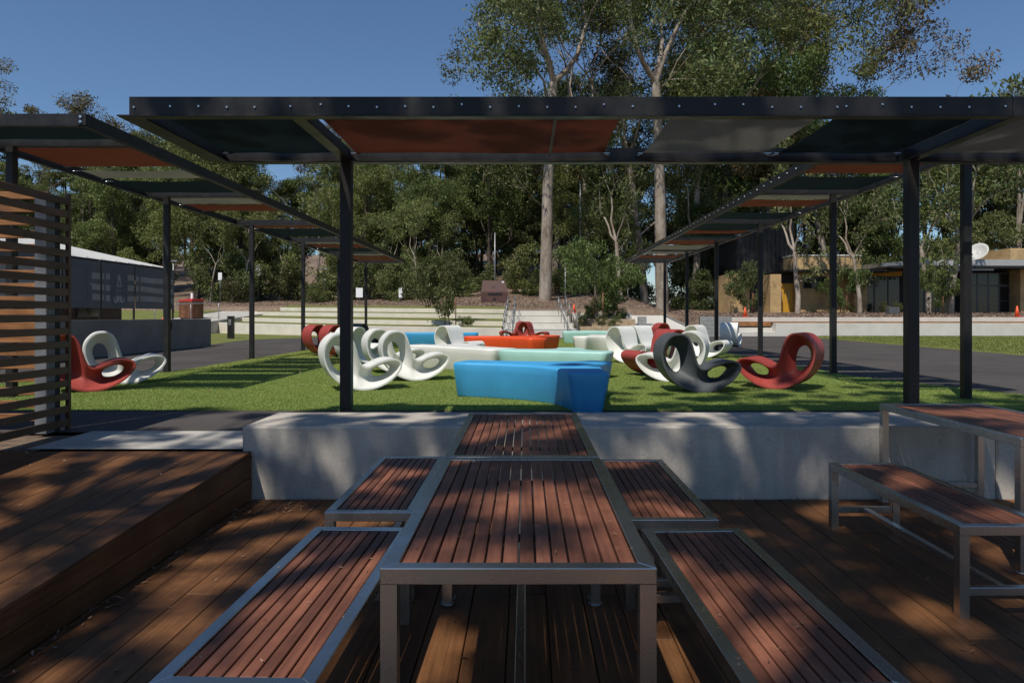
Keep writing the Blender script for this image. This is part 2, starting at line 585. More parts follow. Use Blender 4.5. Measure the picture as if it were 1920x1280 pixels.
PROF_L = [(30, -0.6), (41.5, -0.3), (42.6, 1.36), (50, 2.0), (60, 2.9), (80, 5.6), (120, 12.0), (300, 16.0), (1500, 20.0)]
PROF_R = [(30, -0.6), (36.0, -0.3), (36.3, 0.90), (50, 1.27), (60, 1.6), (120, 3.0), (300, 5.0), (1500, 12.0)]
def ground_z(x, y):
    yy = y - (0.022 * min(0, max(x, -17)) ** 2 if x < 0 else 0)
    zl = lerp_prof(yy, PROF_L) - (0.011 * max(x, -20) if x < 0 and yy > 42 else 0)
    zr = lerp_prof(y, PROF_R)
    t = min(1, max(0, (x - 8.6) / 0.6))
    return zl * (1 - t) + zr * t
xs = sorted(set(list(np.arange(-24, 30, 0.6)) + list(np.arange(-110, -24, 6)) + list(np.arange(30, 115, 6)) + [-900, -400, -200, 200, 400, 900]))
ys = sorted(set(list(np.arange(28, 56, 0.35)) + list(np.arange(56, 130, 4)) + [-300, -100, -40, 0, 10, 20, 160, 220, 300, 500, 900, 1500]))
gv = np.array([(x, y, ground_z(x, y)) for y in ys for x in xs])
nx = len(xs)
gf = np.array([(j * nx + i, j * nx + i + 1, (j + 1) * nx + i + 1, (j + 1) * nx + i) for j in range(len(ys) - 1) for i in range(nx - 1)])
me = npmesh('ground', gv, gf, True)
me.materials.append(M['mulch'])
ground = link('ground', me)
ground['kind'] = 'structure'

# asphalt court, leaving out the deck
sheet('asphalt_court', [(-60, 6.32), (60, 6.32), (60, 36.2), (9.0, 36.2), (9.0, 33.5), (-60, 60)], 0.0, 'asphalt')
sheet('left_garden_bed', [(-30, -10), (-4.02, -10), (-4.02, 6.318), (-30, 6.318)], -0.03, 'mulch')
sheet('concrete_path', [(-4.0, 5.47), (-2.275, 5.47), (-2.275, 6.316), (-4.0, 6.316)], 0.012, 'path_concrete')
TX0, TX1, TY0, TY1 = -6.72, 5.92, 7.72, 30.6
TURF = [(-8.4, TY0), (7.2, TY0 + 0.0), (6.6, 9.6), (5.75, 12.0), (5.75, TY1), (TX0, TY1), (TX0, 13.0), (-8.4, 10.6)]
sheet('artificial_turf', TURF, 0.004, 'turf')
sheet('side_lawn', [(13.0, 10.0), (40, 10.0), (40, 34.4), (13.6, 34.4)], 0.006, 'lawn')
sheet('lower_lawn', [(-24, 23.6), (-11.3, 23.6), (-11.9, 29.5), (-9.2, 34.2), (-9.5, 38.5), (-24, 45)], 0.007, 'lawn')

# terraces ---------------------------------------------------------
WALLS = [(33.0, 0.44, -0.05, -19.5), (36.0, 0.72, 0.40, -20.5), (39.0, 1.09, 0.70, -19.0), (42.0, 1.41, 1.05, -17.5)]
def wy(k, x):
    return WALLS[k][0] + 0.022 * x * x
def wz(k, x):
    return WALLS[k][1] - 0.011 * x
SX0, SX1 = -1.15, 2.55
for k, (y0, zt, zb, xl) in enumerate(WALLS):
    mb = MB()
    X = np.linspace(xl, SX0, 26)
    vs, fs = [], []
    for x in X:
        for dy, z in ((0, zb - 0.35), (0, wz(k, x) - 0.012), (0.012, wz(k, x)), (0.30, wz(k, x)), (0.30, zb - 0.35)):
            vs.append((x, wy(k, x) + dy, z))
    for i in range(len(X) - 1):
        for j in range(4):
            a = i * 5 + j
            fs.append((a, a + 5, a + 6, a + 1))
    fs.append((0, 1, 2, 3, 4))
    e = (len(X) - 1) * 5
    fs.append((e + 4, e + 3, e + 2, e + 1, e))
    mb.add(vs, fs)
    o = mb.build('retaining_wall', 'wall_concrete')
    tag(o, ['lowest and tallest cream retaining wall of the lawn terraces', 'second cream terrace wall above the lowest retaining wall',
            'third thin cream terrace wall, just below the top one', 'topmost cream terrace wall under the mulch bank'][k], 'wall', 'curved retaining walls of the lawn terraces')
    # lawn behind each wall, sloping up to the next one
    vs, fs = [], []
    for x in X:
        ya = wy(k, x) + 0.298
        yb = (wy(k + 1, x) + 0.02) if k < 3 else wy(k, x) + 2.2
        za = wz(k, x) + 0.012
        zb2 = (wz(k + 1, x) - (0.24 if k < 3 else 0)) if k < 3 else ground_z(x, yb) + 0.10
        for t in (0, 0.5, 1):
            vs.append((x, ya + (yb - ya) * t, za + (zb2 - za) * t))
    for i in range(len(X) - 1):
        for j in range(2):
            a = i * 3 + j
            fs.append((a, a + 3, a + 4, a + 1))
    mb = MB(); mb.add(vs, fs, True)
    mb.build('terrace_lawn', 'lawn')['kind'] = 'structure'

# stair between the terraces
stair = empty('concrete_stair', (0, 33, 0))
tag(stair, 'wide pale concrete steps with steel handrails between the lawn terraces', 'stair')
for k in range(4):
    y0 = WALLS[k][0] - 33 - 0.35
    y1 = (WALLS[k + 1][0] - 33 - 0.35) if k < 3 else 12.5
    mb = MB()
    mb.box(SX0 + 0.005, SX1, y0, y1 - 0.003, -0.3, WALLS[k][1] - 0.06, 0.012)
    mb.build('step', 'pale_concrete', stair)
    mb = MB()
    mb.box(SX0 + 0.06, SX1 - 0.06, y0 - 0.012, y0 + 0.07, WALLS[k][1] - 0.058, WALLS[k][1] - 0.052)
    mb.build('nosing_strip', 'galvanised', stair)
for sx in (SX0 + 0.10, SX0 + 0.55, SX1 - 0.55, SX1 - 0.10):
    mb = MB()
    pts = [(sx, -0.7, 0.05), (sx, -0.7, 0.92), (sx, -0.4, 1.0), (sx, 8.8, 2.22), (sx, 9.2, 2.22), (sx, 9.2, 1.35)]
    mb.tube(pts, 0.022, 6)
    pts2 = [(sx, -0.7, 0.55), (sx, -0.4, 0.66), (sx, 8.8, 1.9), (sx, 9.2, 1.9)]
    mb.tube(pts2, 0.018, 6)
    for yy, zz in ((2.0, 0.3), (5.0, 0.6), (8.0, 1.0)):
        mb.tube([(sx, yy, zz), (sx, yy, 1.05 + (yy + 0.4) * 0.1326)], 0.02, 6)
    mb.build('handrail', 'galvanised', stair)

# planter to the right of the stair
planter = empty('stepped_planter', (3.9, 33, 0))
tag(planter, 'stepped sandstone planter full of low green plants right of the steps', 'planter')
for k, (ya, yb, z1) in enumerate(((-0.2, 2.4, 0.52), (2.41, 5.2, 0.86), (5.21, 9.0, 1.18))):
    MB().box(-1.27, 1.55 + 0.25 * k, ya, ya + 0.22, -0.3, z1, 0.01).build('planter_wall', 'sandstone' if k < 2 else 'pale_concrete', planter)
    MB().box(-1.27, 1.55 + 0.25 * k, ya + 0.225, yb, -0.3, z1 - 0.08).build('soil', 'mulch', planter)

# ramp, block walls, seat walls on the right
sheet('concrete_ramp', [(5.4, 31.8), (8.55, 31.8), (8.5, 45.5), (6.2, 45.5)], lambda x, y: 0.012 + max(0, y - 31.8) * 0.0975, 'pale_concrete')
def block_wall(x0, x1, y0, y1, z1, label, slope=None):
    t = empty('block_wall', ((x0 + x1) / 2, y0, 0))
    tag(t, label, 'wall')
    rows = int(z1 / 0.2)
    me_cache = {}
    for r in range(rows):
        nb = max(1, round((x1 - x0) / 0.4))
        w = (x1 - x0) / nb
        off = 0.5 if r % 2 else 0
        k = -off
        while k < nb:
            a = max(0, k) * w; b2 = min(nb, k + 1) * w
            key = round(b2 - a, 3)
            if key not in me_cache:
                m_ = MB().box(0.004, b2 - a - 0.004, 0, y1 - y0, 0.004, 0.196, 0.008).mesh('block')
                m_.materials.append(M['block_grey'])
                me_cache[key] = m_
            link('block', me_cache[key], t, (x0 + a - (x0 + x1) / 2, 0, r * 0.2))
            k += 1
    MB().box(x0 - (x0 + x1) / 2 + 0.004, x1 - (x0 + x1) / 2 - 0.004, 0.012, y1 - y0 - 0.012, -0.05, rows * 0.2 - 0.008).build('mortar_core', 'render_grey', t)
    return t
simple('block_grey', (0.25, 0.25, 0.245), 0.85, nz=0.14, nscale=8)
block_wall(8.62, 10.2, 33.7, 33.95, 1.0, 'grey concrete block wall beside the foot of the ramp')
block_wall(5.72, 6.15, 34.6, 34.8, 1.0, 'short grey block pier at the right end of the stepped planter')
MB().prism([(8.56, 31.85), (8.61, 31.85), (8.61, 46), (8.56, 46)], -0.2, lambda x, y: 0.10 + (y - 31.85) * 0.098).build('ramp_kerb', 'block_grey')['kind'] = 'structure'

seat_wall = empty('seat_wall', (20, 34.6, 0))
tag(seat_wall, 'long low pale concrete seat wall with a brown timber ledge on the right', 'wall')
MB().box(-7.3, 25, 0, 0.9, -0.1, 0.66, 0.01).build('lower_wall', 'pale_concrete', seat_wall)
MB().box(-9.78, -7.303, 0.45, 0.9, -0.1, 0.42, 0.01).build('low_step', 'pale_concrete', seat_wall)
MB().box(-9.78, -7.303, -0.02, 0.447, -0.1, 0.22, 0.01).build('low_step', 'pale_concrete', seat_wall)
MB().box(-7.35, 25, 0.35, 0.93, 0.664, 0.735, 0.008).build('timber_ledge', 'screen_wood_cross', seat_wall)
MB().box(-9.78, -7.352, 0.55, 0.93, 0.50, 0.735, 0.008).build('timber_ledge', 'screen_wood_cross', seat_wall)
MB().box(-9.8, 25, 0.935, 1.2, -0.1, 0.95, 0.01).build('upper_wall', 'pale_concrete', seat_wall)

# ------------------------------------------------------------------ deck, ramp, block
DZ = -0.384
deck = MB().box(-2.30, 7.6, -3.0, 5.44, DZ - 0.30, DZ - 0.032).build('deck', 'black_void')
deck['kind'] = 'structure'
BW = 0.19
board_me = {}
def board_mesh(l, w, t, mat, bev=0.003):
    key = (round(l, 3), round(w, 4), t, mat)
    if key not in board_me:
        m_ = MB().box(0, w, 0, l, -t, 0, bev).mesh('board')
        m_.materials.append(M[mat])
        board_me[key] = m_
    return board_me[key]
rng = random.Random(5)
x = -2.17
i = 0
while x < 7.4:
    cut = rng.choice([2.4, 3.6, 4.6, 3.1, 1.2])
    w = BW - 0.0055
    link('board', board_mesh(cut + 2.9 - 0.003, w, 0.028, 'deck_wood'), deck, (x, -2.9, DZ + rng.uniform(-0.0015, 0.0015)))
    link('board', board_mesh(5.445 - cut, w, 0.028, 'deck_wood'), deck, (x, cut, DZ + rng.uniform(-0.0015, 0.0015)))
    x += BW; i += 1

def ramp_z(y):
    return -0.002 - (5.45 - y) * 0.0545
rdeck = MB().prism([(-4.6, -2.5), (-2.225, -2.5), (-2.225, 5.44), (-4.6, 5.44)], -0.8, lambda x, y: ramp_z(y) - 0.034).build('ramp_deck', 'black_void')
rdeck['kind'] = 'structure'
ang = math.atan(0.0545)
x = -2.185 - 0.19
while x > -4.6:
    o = link('board', board_mesh(8.0, BW - 0.0055, 0.028, 'deck_wood'), rdeck, (x, 5.455 - 8.0 * math.cos(ang), ramp_z(5.455 - 8.0)))
    o.rotation_euler = (ang, 0, 0)
    x -= BW
for z_off, hgt in ((-0.033, 0.165), (-0.206, 0.20)):
    mb = MB()
    mb.prism([(-2.222, -2.5), (-2.186, -2.5), (-2.186, 5.45), (-2.222, 5.45)], lambda x, y: max(DZ - 0.01, ramp_z(y) + z_off - hgt), lambda x, y: max(DZ - 0.005, ramp_z(y) + z_off))
    mb.build('fascia_board', 'deck_wood', rdeck)

blk = empty('concrete_block_seat', (2.4, 5.47, 0))
tag(blk, 'long pale concrete block seat with pitted face behind the picnic tables', 'bench')
xx = -2.27 - 2.4
for seg in (6.05, 4.1):
    MB().box(xx, xx + seg - 0.006, 0, 0.80, DZ - 0.1, 0.192, 0.014).build('concrete_segment', 'block_concrete', blk)
    xx += seg

# ------------------------------------------------------------------ tables and benches
def picnic(name, x0, x1, y0, y1, h, nsl, label, cat, group, rz=0.0):
    w, l = x1 - x0, y1 - y0
    t = empty(name, ((x0 + x1) / 2, (y0 + y1) / 2, DZ), rz)
    tag(t, label, cat, group)
    fw = 0.048
    fb = MB()
    X, Y = w / 2, l / 2
    for s in (-1, 1):      # mitred rails
        fb.prism([(s * X, -Y), (s * X, Y), (s * (X - fw), Y - fw), (s * (X - fw), -Y + fw)][::(1 if s > 0 else -1)], h - 0.048, h)
        o_ = s * Y
        p = [(-X + 0.0004, o_), (X - 0.0004, o_), (X - fw - 0.0004, o_ - s * fw), (-X + fw + 0.0004, o_ - s * fw)]
        fb.prism(p[::(1 if s < 0 else -1)], h - 0.048, h - 0.0006)
    fo = fb.build('frame', 'stainless', t)
    mod = fo.modifiers.new('bevel', 'BEVEL'); mod.width = 0.0025; mod.segments = 2; mod.limit_method = 'ANGLE'
    leg = MB().box(-0.024, 0.024, -0.024, 0.024, 0.0005, h - 0.0482, 0.0).mesh('leg'); leg.materials.append(M['stainless'])
    foot = MB().tube([(0, 0, 0.001), (0, 0, 0.012)], 0.034, 12).mesh('foot_plate'); foot.materials.append(M['galvanised'])
    for sx in (-1, 1):
        for sy in (-1, 1):
            lo = link('leg', leg, t, (sx * (X - 0.025), sy * (Y - 0.025), 0))
            if cat == 'table': link('foot_plate', foot, lo)
    for sy in (-1, 1):
        MB().box(-X + 0.051, X - 0.051, -0.02, 0.02, 0.11, 0.15, 0.003).build('cross_rail', 'stainless', t, (0, sy * (Y - 0.025), 0))
    MB().box(-0.02, 0.02, -Y + 0.047, Y - 0.047, 0.112, 0.148, 0.003).build('long_rail', 'stainless', t)
    for yy in (-l / 4, l / 4):
        MB().box(-X + fw + 0.001, X - fw - 0.001, -0.02, 0.02, h - 0.046, h - 0.030).build('slat_support', 'charcoal_steel', t, (0, yy, 0))
    iw = w - 2 * fw - 0.004
    pitch = iw / nsl
    sm = board_mesh(l - 2 * fw - 0.006, pitch - 0.0066, 0.024, 'slat_wood', 0.0025)
    r2 = random.Random(hash(label) % 9999 if False else len(label))
    for k in range(nsl):
        link('slat', sm, t, (-iw / 2 + k * pitch + 0.0033, -Y + fw + 0.003, h - 0.004 + r2.uniform(-0.001, 0.0008)))
    return t

G_T, G_B = 'slatted picnic tables on the deck', 'slatted picnic benches on the deck'
picnic('picnic_table', -0.42, 0.38, 1.97, 3.495, 0.74, 14, 'nearest steel framed picnic table with red brown slats, centre of the deck', 'table', G_T)
picnic('picnic_table', -0.42, 0.38, 3.515, 5.10, 0.74, 14, 'second picnic table, end to end behind the nearest one, touching the concrete block', 'table', G_T)
picnic('picnic_table', 2.80, 3.60, 3.86, 5.40, 0.77, 14, 'picnic table at the right edge, standing beyond the right hand bench', 'table', G_T)
picnic('picnic_bench', -1.03, -0.565, 1.88, 3.29, 0.45, 8, 'near slatted bench on the left side of the nearest table', 'bench', G_B, R(-1.5))
picnic('picnic_bench', -1.04, -0.575, 3.53, 4.93, 0.45, 8, 'far slatted bench left of the second table, near the concrete block', 'bench', G_B)
picnic('picnic_bench', 0.58, 1.05, 1.85, 3.27, 0.45, 8, 'near slatted bench on the right side of the nearest table', 'bench', G_B, R(1.8))
picnic('picnic_bench', 0.50, 0.965, 3.40, 4.83, 0.45, 8, 'far slatted bench right of the second table, near the concrete block', 'bench', G_B)
picnic('picnic_bench', 2.10, 2.57, 3.30, 4.73, 0.45, 8, 'separate slatted bench on the right, beside the right hand table', 'bench', G_B)

# fallen leaves on deck, tables
rs = np.random.RandomState(11)
def litter(name, pts, size, mat, label):
    n = len(pts)
    c = np.array(pts)
    a = rs.rand(n) * 6.28
    tilt = (rs.rand(n) - 0.5) * 0.7
    Ln = size * (0.5 + rs.rand(n))
    W = Ln * 0.28
    d = np.stack([np.cos(a), np.sin(a), tilt], 1)
    s = np.stack([-np.sin(a), np.cos(a), (rs.rand(n) - 0.5) * 0.8], 1)
    v = np.empty((n, 4, 3))
    c[:, 2] += 0.004 + np.abs(tilt) * Ln * 0.5
    v[:, 0] = c - d * Ln[:, None] / 2
    v[:, 1] = c + s * W[:, None] / 2
    v[:, 2] = c + d * Ln[:, None] / 2
    v[:, 3] = c - s * W[:, None] / 2
    f = np.arange(4 * n).reshape(n, 4)
    me = npmesh(name, v.reshape(-1, 3), f)
    me.materials.append(M[mat])
    o = link(name, me)
    tag(o, label, None, None, 'stuff')
    o['category'] = 'leaves'
    return o
pts = []
for _ in range(170):
    pts.append((rs.uniform(-2.15, 4.5), rs.uniform(1.6, 5.4), DZ))
for _ in range(170):
    pts.append((-2.16 + abs(rs.normal(0, 0.05)), rs.uniform(1.8, 5.4), DZ))
for _ in range(80):
    pts.append((rs.uniform(-2.1, 4.0), 5.44 - abs(rs.normal(0, 0.04)), DZ))
for _ in range(90):
    x_ = rs.normal(-1.9, 0.16); pts.append((max(-2.17, x_), rs.uniform(5.0, 5.43), DZ))
for _ in range(90):
    y_ = rs.uniform(2.6, 5.4); pts.append((rs.uniform(-4.4, -2.25), y_, ramp_z(y_)))
litter('fallen_leaves', pts, 0.036, 'dead_leaf', 'dry brown gum leaves and twigs lying on the deck boards')
pts = []
for (x0, x1, y0, y1, h, n) in ((-0.38, 0.34, 2.05, 3.45, .74, 90), (-0.38, 0.34, 3.6, 5.05, .74, 40), (-1.0, -0.6, 1.95, 3.2, .45, 50), (0.62, 1.0, 1.95, 3.2, .45, 55), (0.54, 0.93, 3.5, 4.8, .45, 22), (-1.0, -0.61, 3.6, 4.9, .45, 22), (2.15, 2.5, 3.4, 4.7, .45, 20)):
    for _ in range(n):
        pts.append((rs.uniform(x0, x1), rs.uniform(y0, y1), DZ + h - 0.002))
litter('leaf_specks', pts, 0.016, 'dead_leaf', 'tiny pale leaf flecks scattered over the table and bench slats')
# ------------------------------------------------------------------ shade pergolas
CLOTH = {'r': 'cloth_red', 't': 'cloth_teal', 'g': 'cloth_grey'}
bolt_me = MB().tube([(0, 0.012, 0), (0, -0.006, 0)], 0.0075, 8).mesh('bolt'); bolt_me.materials.append(M['bolt_steel'])
boltx_me = MB().tube([(0.012, 0, 0), (-0.008, 0, 0)], 0.012, 8).mesh('bolt'); boltx_me.materials.append(M['bolt_steel'])

def cloth_mesh(x0, x1, y0, y1, z, sag):
    nx_, ny_ = 10, 6
    vs, fs = [], []
    for j in range(ny_ + 1):
        for i in range(nx_ + 1):
            u, v = i / nx_, j / ny_
            e = 4 * sag * (u * (1 - u) + v * (1 - v)) * 0.5
            # edges curve inwards between the corners
            px = x0 + (x1 - x0) * u
            py = y0 + (y1 - y0) * v
            px += (0.5 - u) * 2 * 0.022 * 4 * v * (1 - v)
            py += (0.5 - v) * 2 * 0.03 * 4 * u * (1 - u)
            vs.append((px, py, z - e + 0.004 * math.sin(9 * u + 5 * v)))
    for j in range(ny_):
        for i in range(nx_):
            a = j * (nx_ + 1) + i
            fs.append((a, a + 1, a + nx_ + 2, a + nx_ + 1))
    mb = MB(); mb.add(vs, fs, True)
    return mb

def cloth(x0, x1, y0, y1, z, col, parent, sag=0.02):
    o = cloth_mesh(x0, x1, y0, y1, z, sag).build('shade_cloth', CLOTH[col], parent)
    
    br = MB()
    for cx, cy, sx, sy in ((x0, y0, -1, -1), (x1, y0, 1, -1), (x0, y1, -1, 1), (x1, y1, 1, 1)):
        br.box(cx - 0.045, cx + 0.045, cy - 0.02, cy + 0.02, z - 0.012, z - 0.006)
        br.tube([(cx, cy, z - 0.01), (cx + sx * 0.07, cy + sy * 0.07, z - 0.03)], 0.007, 5)
    br.build('corner_plate', 'bolt_steel', o)
    return o

S = 'charcoal_steel'
# --- front pergola (across the picture)
Z0 = 2.55
YF, YB = 5.04, 6.60
fp = empty('shade_pergola', (0.3, 6.5, 0))
tag(fp, 'front charcoal steel pergola spanning the picture with dark, red and grey shade cloths', 'pergola', 'steel shade pergolas round the turf')
ox, oy = 0.3, 6.5
def fbox(name, x0, x1, y0, y1, z0, z1, mat=S, bev=0.003):
    return MB().box(x0 - ox, x1 - ox, y0 - oy, y1 - oy, z0, z1, bev).build(name, mat, fp)
XE = 3.60
for (a, b_) in ((-2.926, XE - 0.003), (XE + 0.003, 9.0)):
    w = MB()
    w.box(a - ox, b_ - ox, YF - oy, YF + 0.012 - oy, Z0 + 0.0125, Z0 + 0.145, 0.002)
    w.box(a - ox - (0.09 if a < 0 else 0), b_ - ox, YF - oy - 0.004, YF + 0.085 - oy, Z0, Z0 + 0.012, 0.002)
    w.box(a - ox, b_ - ox, YF + 0.0125 - oy, YF + 0.07 - oy, Z0 + 0.133, Z0 + 0.144)
    fb_ = w.build('front_beam', S, fp)
    if a < 0:
        bx = [252, 320, 373, 426, 478, 545, 602, 654, 707, 760, 813, 866, 919, 973, 1026, 1079, 1132, 1186, 1273, 1340, 1393, 1447, 1501, 1569, 1586, 1654, 1708, 1762, 1816, 1884]
        rb = random.Random(3)
        for k, p in enumerate(bx):
            link('bolt', bolt_me, fb_, (PX(p, YF) - ox, YF - 0.004 - oy, Z0 + 0.066 + rb.choice([0, 0, 0, 0.02, 0.006])))
w = MB()
w.box(-2.93 - ox, 9.0 - ox, YB - oy - 0.012, YB - oy, Z0 + 0.0125, Z0 + 0.145, 0.002)
w.box(-2.95 - ox, 9.0 - ox, YB - oy - 0.05, YB - oy + 0.06, Z0, Z0 + 0.012, 0.002)
w.build('back_beam', S, fp)
w = MB()
w.box(-2.925 - ox, -2.912 - ox, YF + 0.015 - oy, YB - oy - 0.015, Z0 + 0.0125, Z0 + 0.145)
w.box(-3.016 - ox, -2.85 - ox, YF + 0.087 - oy, YB - oy - 0.053, Z0 + 0.0004, Z0 + 0.012)
w.build('end_beam', S, fp)
for xc in (-1.70, 3.67, 8.9):
    w = MB()
    w.box(xc - 0.008 - ox, xc + 0.008 - ox, YF + 0.016 - oy, YB - oy - 0.015, Z0 + 0.0125, Z0 + 0.132)
    w.box(xc - 0.05 - ox, xc + 0.05 - ox, YF + 0.088 - oy, YB - oy - 0.055, Z0 + 0.0006, Z0 + 0.0115)
    w.build('cross_beam', S, fp)
    w = MB()
    w.box(xc - 0.052 - ox, xc + 0.052 - ox, 6.44 - oy, 6.544 - oy, 0.012, Z0 - 0.004, 0.005)
    po = w.build('post', S, fp)
    MB().box(xc - 0.1 - ox, xc + 0.1 - ox, 6.392 - oy, 6.592 - oy, 0.001, 0.0115).build('base_plate', S, po)
zc = Z0 + 0.085
for x0, x1, c in ((-2.84, -1.80, 't'), (-1.62, 0.76, 'r'), (1.12, 2.30, 'g'), (2.42, 3.54, 't'), (3.80, 5.6, 'g'), (5.8, 8.6, 'r')):
    o = cloth(x0 - ox, x1 - ox, YF + 0.10 - oy, YB - 0.07 - oy, zc, c, fp)
    if c == 'r' and x0 < 0:
        MB().box(0.22 - ox, 0.245 - ox, YF + 0.13 - oy, YB - 0.10 - oy, zc - 0.038, zc - 0.030).build('seam_strap', 'cloth_grey', o)

# --- side pergolas
def side_pergola(xi, xo, y0, y1, posts, xp, cloths, label, bolts):
    Z = 3.296
    t = empty('shade_pergola', (xp, posts[0], 0))
    tag(t, label, 'pergola', 'steel shade pergolas round the turf')
    oy = posts[0]
    s = 1 if xi > xo else -1       # direction from outer to inner
    def bx(mb, xa, xb, ya, yb, za, zb, bev=0.0):
        mb.box(min(xa, xb) - xp, max(xa, xb) - xp, ya - oy, yb - oy, za, zb, bev)
    w = MB()
    bx(w, xi, xi - s * 0.012, y0 + 0.02, y1 - 0.02, Z + 0.0125, Z + 0.145)
    bx(w, xi + s * 0.004, xi - s * 0.085, y0 + 0.02, y1 - 0.02, Z, Z + 0.012)
    ib = w.build('inner_beam', S, t)
    if bolts:
        k = y0 + 0.3
        while k < y1 - 0.3:
            link('bolt', boltx_me, ib, (xi + s * 0.001 - xp, k - oy, Z + 0.08))
            k += 0.36
    w = MB()
    bx(w, xo, xo + s * 0.012, y0 + 0.02, y1 - 0.02, Z + 0.0125, Z + 0.145)
    bx(w, xo - s * 0.004, xo + s * 0.085, y0 + 0.02, y1 - 0.02, Z, Z + 0.012)
    w.build('outer_beam', S, t)
    for yy, sg in ((y0, 1), (y1, -1)):
        w = MB()
        bx(w, xi - s * 0.0005, xo + s * 0.0005, min(yy, yy + sg * 0.015), max(yy, yy + sg * 0.015), Z + 0.0125, Z + 0.145, 0.002)
        bx(w, xi - s * 0.09, xo + s * 0.09, min(yy, yy + sg * 0.09), max(yy, yy + sg * 0.09), Z + 0.0005, Z + 0.0115)
        eb = w.build('end_beam', S, t)
        if sg == 1:
            big = MB().tube([(0, 0.01, 0), (0, -0.012, 0)], 0.016, 10).mesh('bolt'); big.materials.append(M['bolt_steel'])
            for zz in (0.05, 0.108):
                link('bolt', big, eb, (xi - s * 0.06 - xp, yy - oy - 0.002, Z + zz))
    for p in posts:
        w = MB()
        bx(w, xi - s * 0.014, xo + s * 0.014, p - 0.05, p - 0.036, Z + 0.0125, Z + 0.130)
        bx(w, xi - s * 0.088, xo + s * 0.088, p - 0.05, p + 0.05, Z + 0.0007, Z + 0.0112)
        w.build('cross_beam', S, t)
        w = MB()
        bx(w, xp - 0.05, xp + 0.05, p - 0.05, p + 0.05, 0.014, Z - 0.003, 0.005)
        po = w.build('post', S, t)
        w = MB(); bx(w, xp - 0.09, xp + 0.09, p - 0.09, p + 0.09, 0.006, 0.0135)
        w.build('base_plate', S, po)
    for ya, yb, c in cloths:
        cloth(min(xi - s * 0.10, xo + s * 0.10) - xp, max(xi - s * 0.10, xo + s * 0.10) - xp, ya - oy, yb - oy, Z + 0.07, c, t, 0.015)
    return t

side_pergola(-5.15, -7.15, 8.0, 29.4, [9.0, 12.9, 16.9, 20.8, 24.8, 29.0], -6.77,
             [(8.12, 8.88, 't'), (9.15, 10.5, 'r'), (10.78, 11.4, 'g'), (11.62, 12.75, 't'), (13.02, 14.05, 'g'), (14.1, 15.0, 'r'), (17.1, 17.9, 'r'),
              (18.0, 19.9, 't'), (21.0, 21.9, 'g'), (22.0, 23.2, 'r'), (23.4, 24.6, 't'), (25.0, 26.2, 'g'), (26.3, 27.4, 'r'), (27.6, 28.8, 'r')],
             'left steel pergola running back beside the turf, over the path', False)
side_pergola(4.25, 6.15, 7.9, 29.2, [8.8, 12.6, 16.5, 20.3, 24.0, 27.8], 5.68,
             [(8.05, 8.65, 'g'), (8.95, 9.6, 't'), (9.7, 11.0, 'r'), (11.25, 12.45, 't'), (12.75, 13.5, 'g'), (13.52, 14.4, 'r'), (15.2, 16.3, 't'),
              (16.65, 18.4, 't'), (18.45, 19.2, 'r'), (19.5, 20.2, 't'), (20.8, 22.2, 'r'), (22.3, 23.9, 'g'), (24.2, 25.6, 'g'), (26.0, 27.5, 'r'), (27.9, 29.0, 't')],
             'right steel pergola running back beside the turf, with a row of bolts', True)

# ------------------------------------------------------------------ slatted timber screen (left)
scr = empty('timber_screen', (-4.34, 6.40, 0))
tag(scr, 'tall slatted timber screen enclosure at the left edge', 'screen')
zz = 0.04
sl_me = MB().box(-0.018, 0.018, -3.2, 0.06, 0, 0.065, 0.003).mesh('slat'); sl_me.materials.append(M['screen_wood'])
sx_me = MB().box(-2.6, -0.132, -0.018, 0.018, 0, 0.068, 0.003).mesh('slat'); sx_me.materials.append(M['screen_wood_cross'])
while zz < 2.2:
    link('slat', sl_me, scr, (0, 0, zz))
    link('slat', sx_me, scr, (0, 0.02, zz + 0.05))
    zz += 0.1225
MB().box(-0.018, 0.018, 0.064, 0.10, 0.0, 2.23, 0.003).build('end_board', 'screen_wood', scr)
MB().box(-0.13, -0.021, -0.185, -0.066, 0.0, 2.18, 0.004).build('corner_upright', 'post_grey', scr)
MB().box(-0.125, -0.0205, -0.0655, 0.0, 0.0, 2.17, 0.0).build('corner_upright', 'black_void', scr)  # black filler added so the slat gaps at this end look dark
MB().box(-2.68, -2.60, -0.04, 0.04, -0.05, 2.18, 0.004).build('corner_upright', 'charcoal_steel', scr)
MB().box(-0.10, -0.022, -2.4, -2.32, -0.15, 2.15, 0.004).build('corner_upright', 'charcoal_steel', scr)

# ------------------------------------------------------------------ rocking chairs
def catmull(P, n):
    P = np.array(P, float)
    k = len(P)
    out = []
    for i in range(k):
        p0, p1, p2, p3 = P[(i - 1) % k], P[i], P[(i + 1) % k], P[(i + 2) % k]
        for t in np.linspace(0, 1, n, endpoint=False):
            out.append(0.5 * ((2 * p1) + (-p0 + p2) * t + (2 * p0 - 5 * p1 + 4 * p2 - p3) * t * t + (-p0 + 3 * p1 - 3 * p2 + p3) * t ** 3))
    return np.array(out)

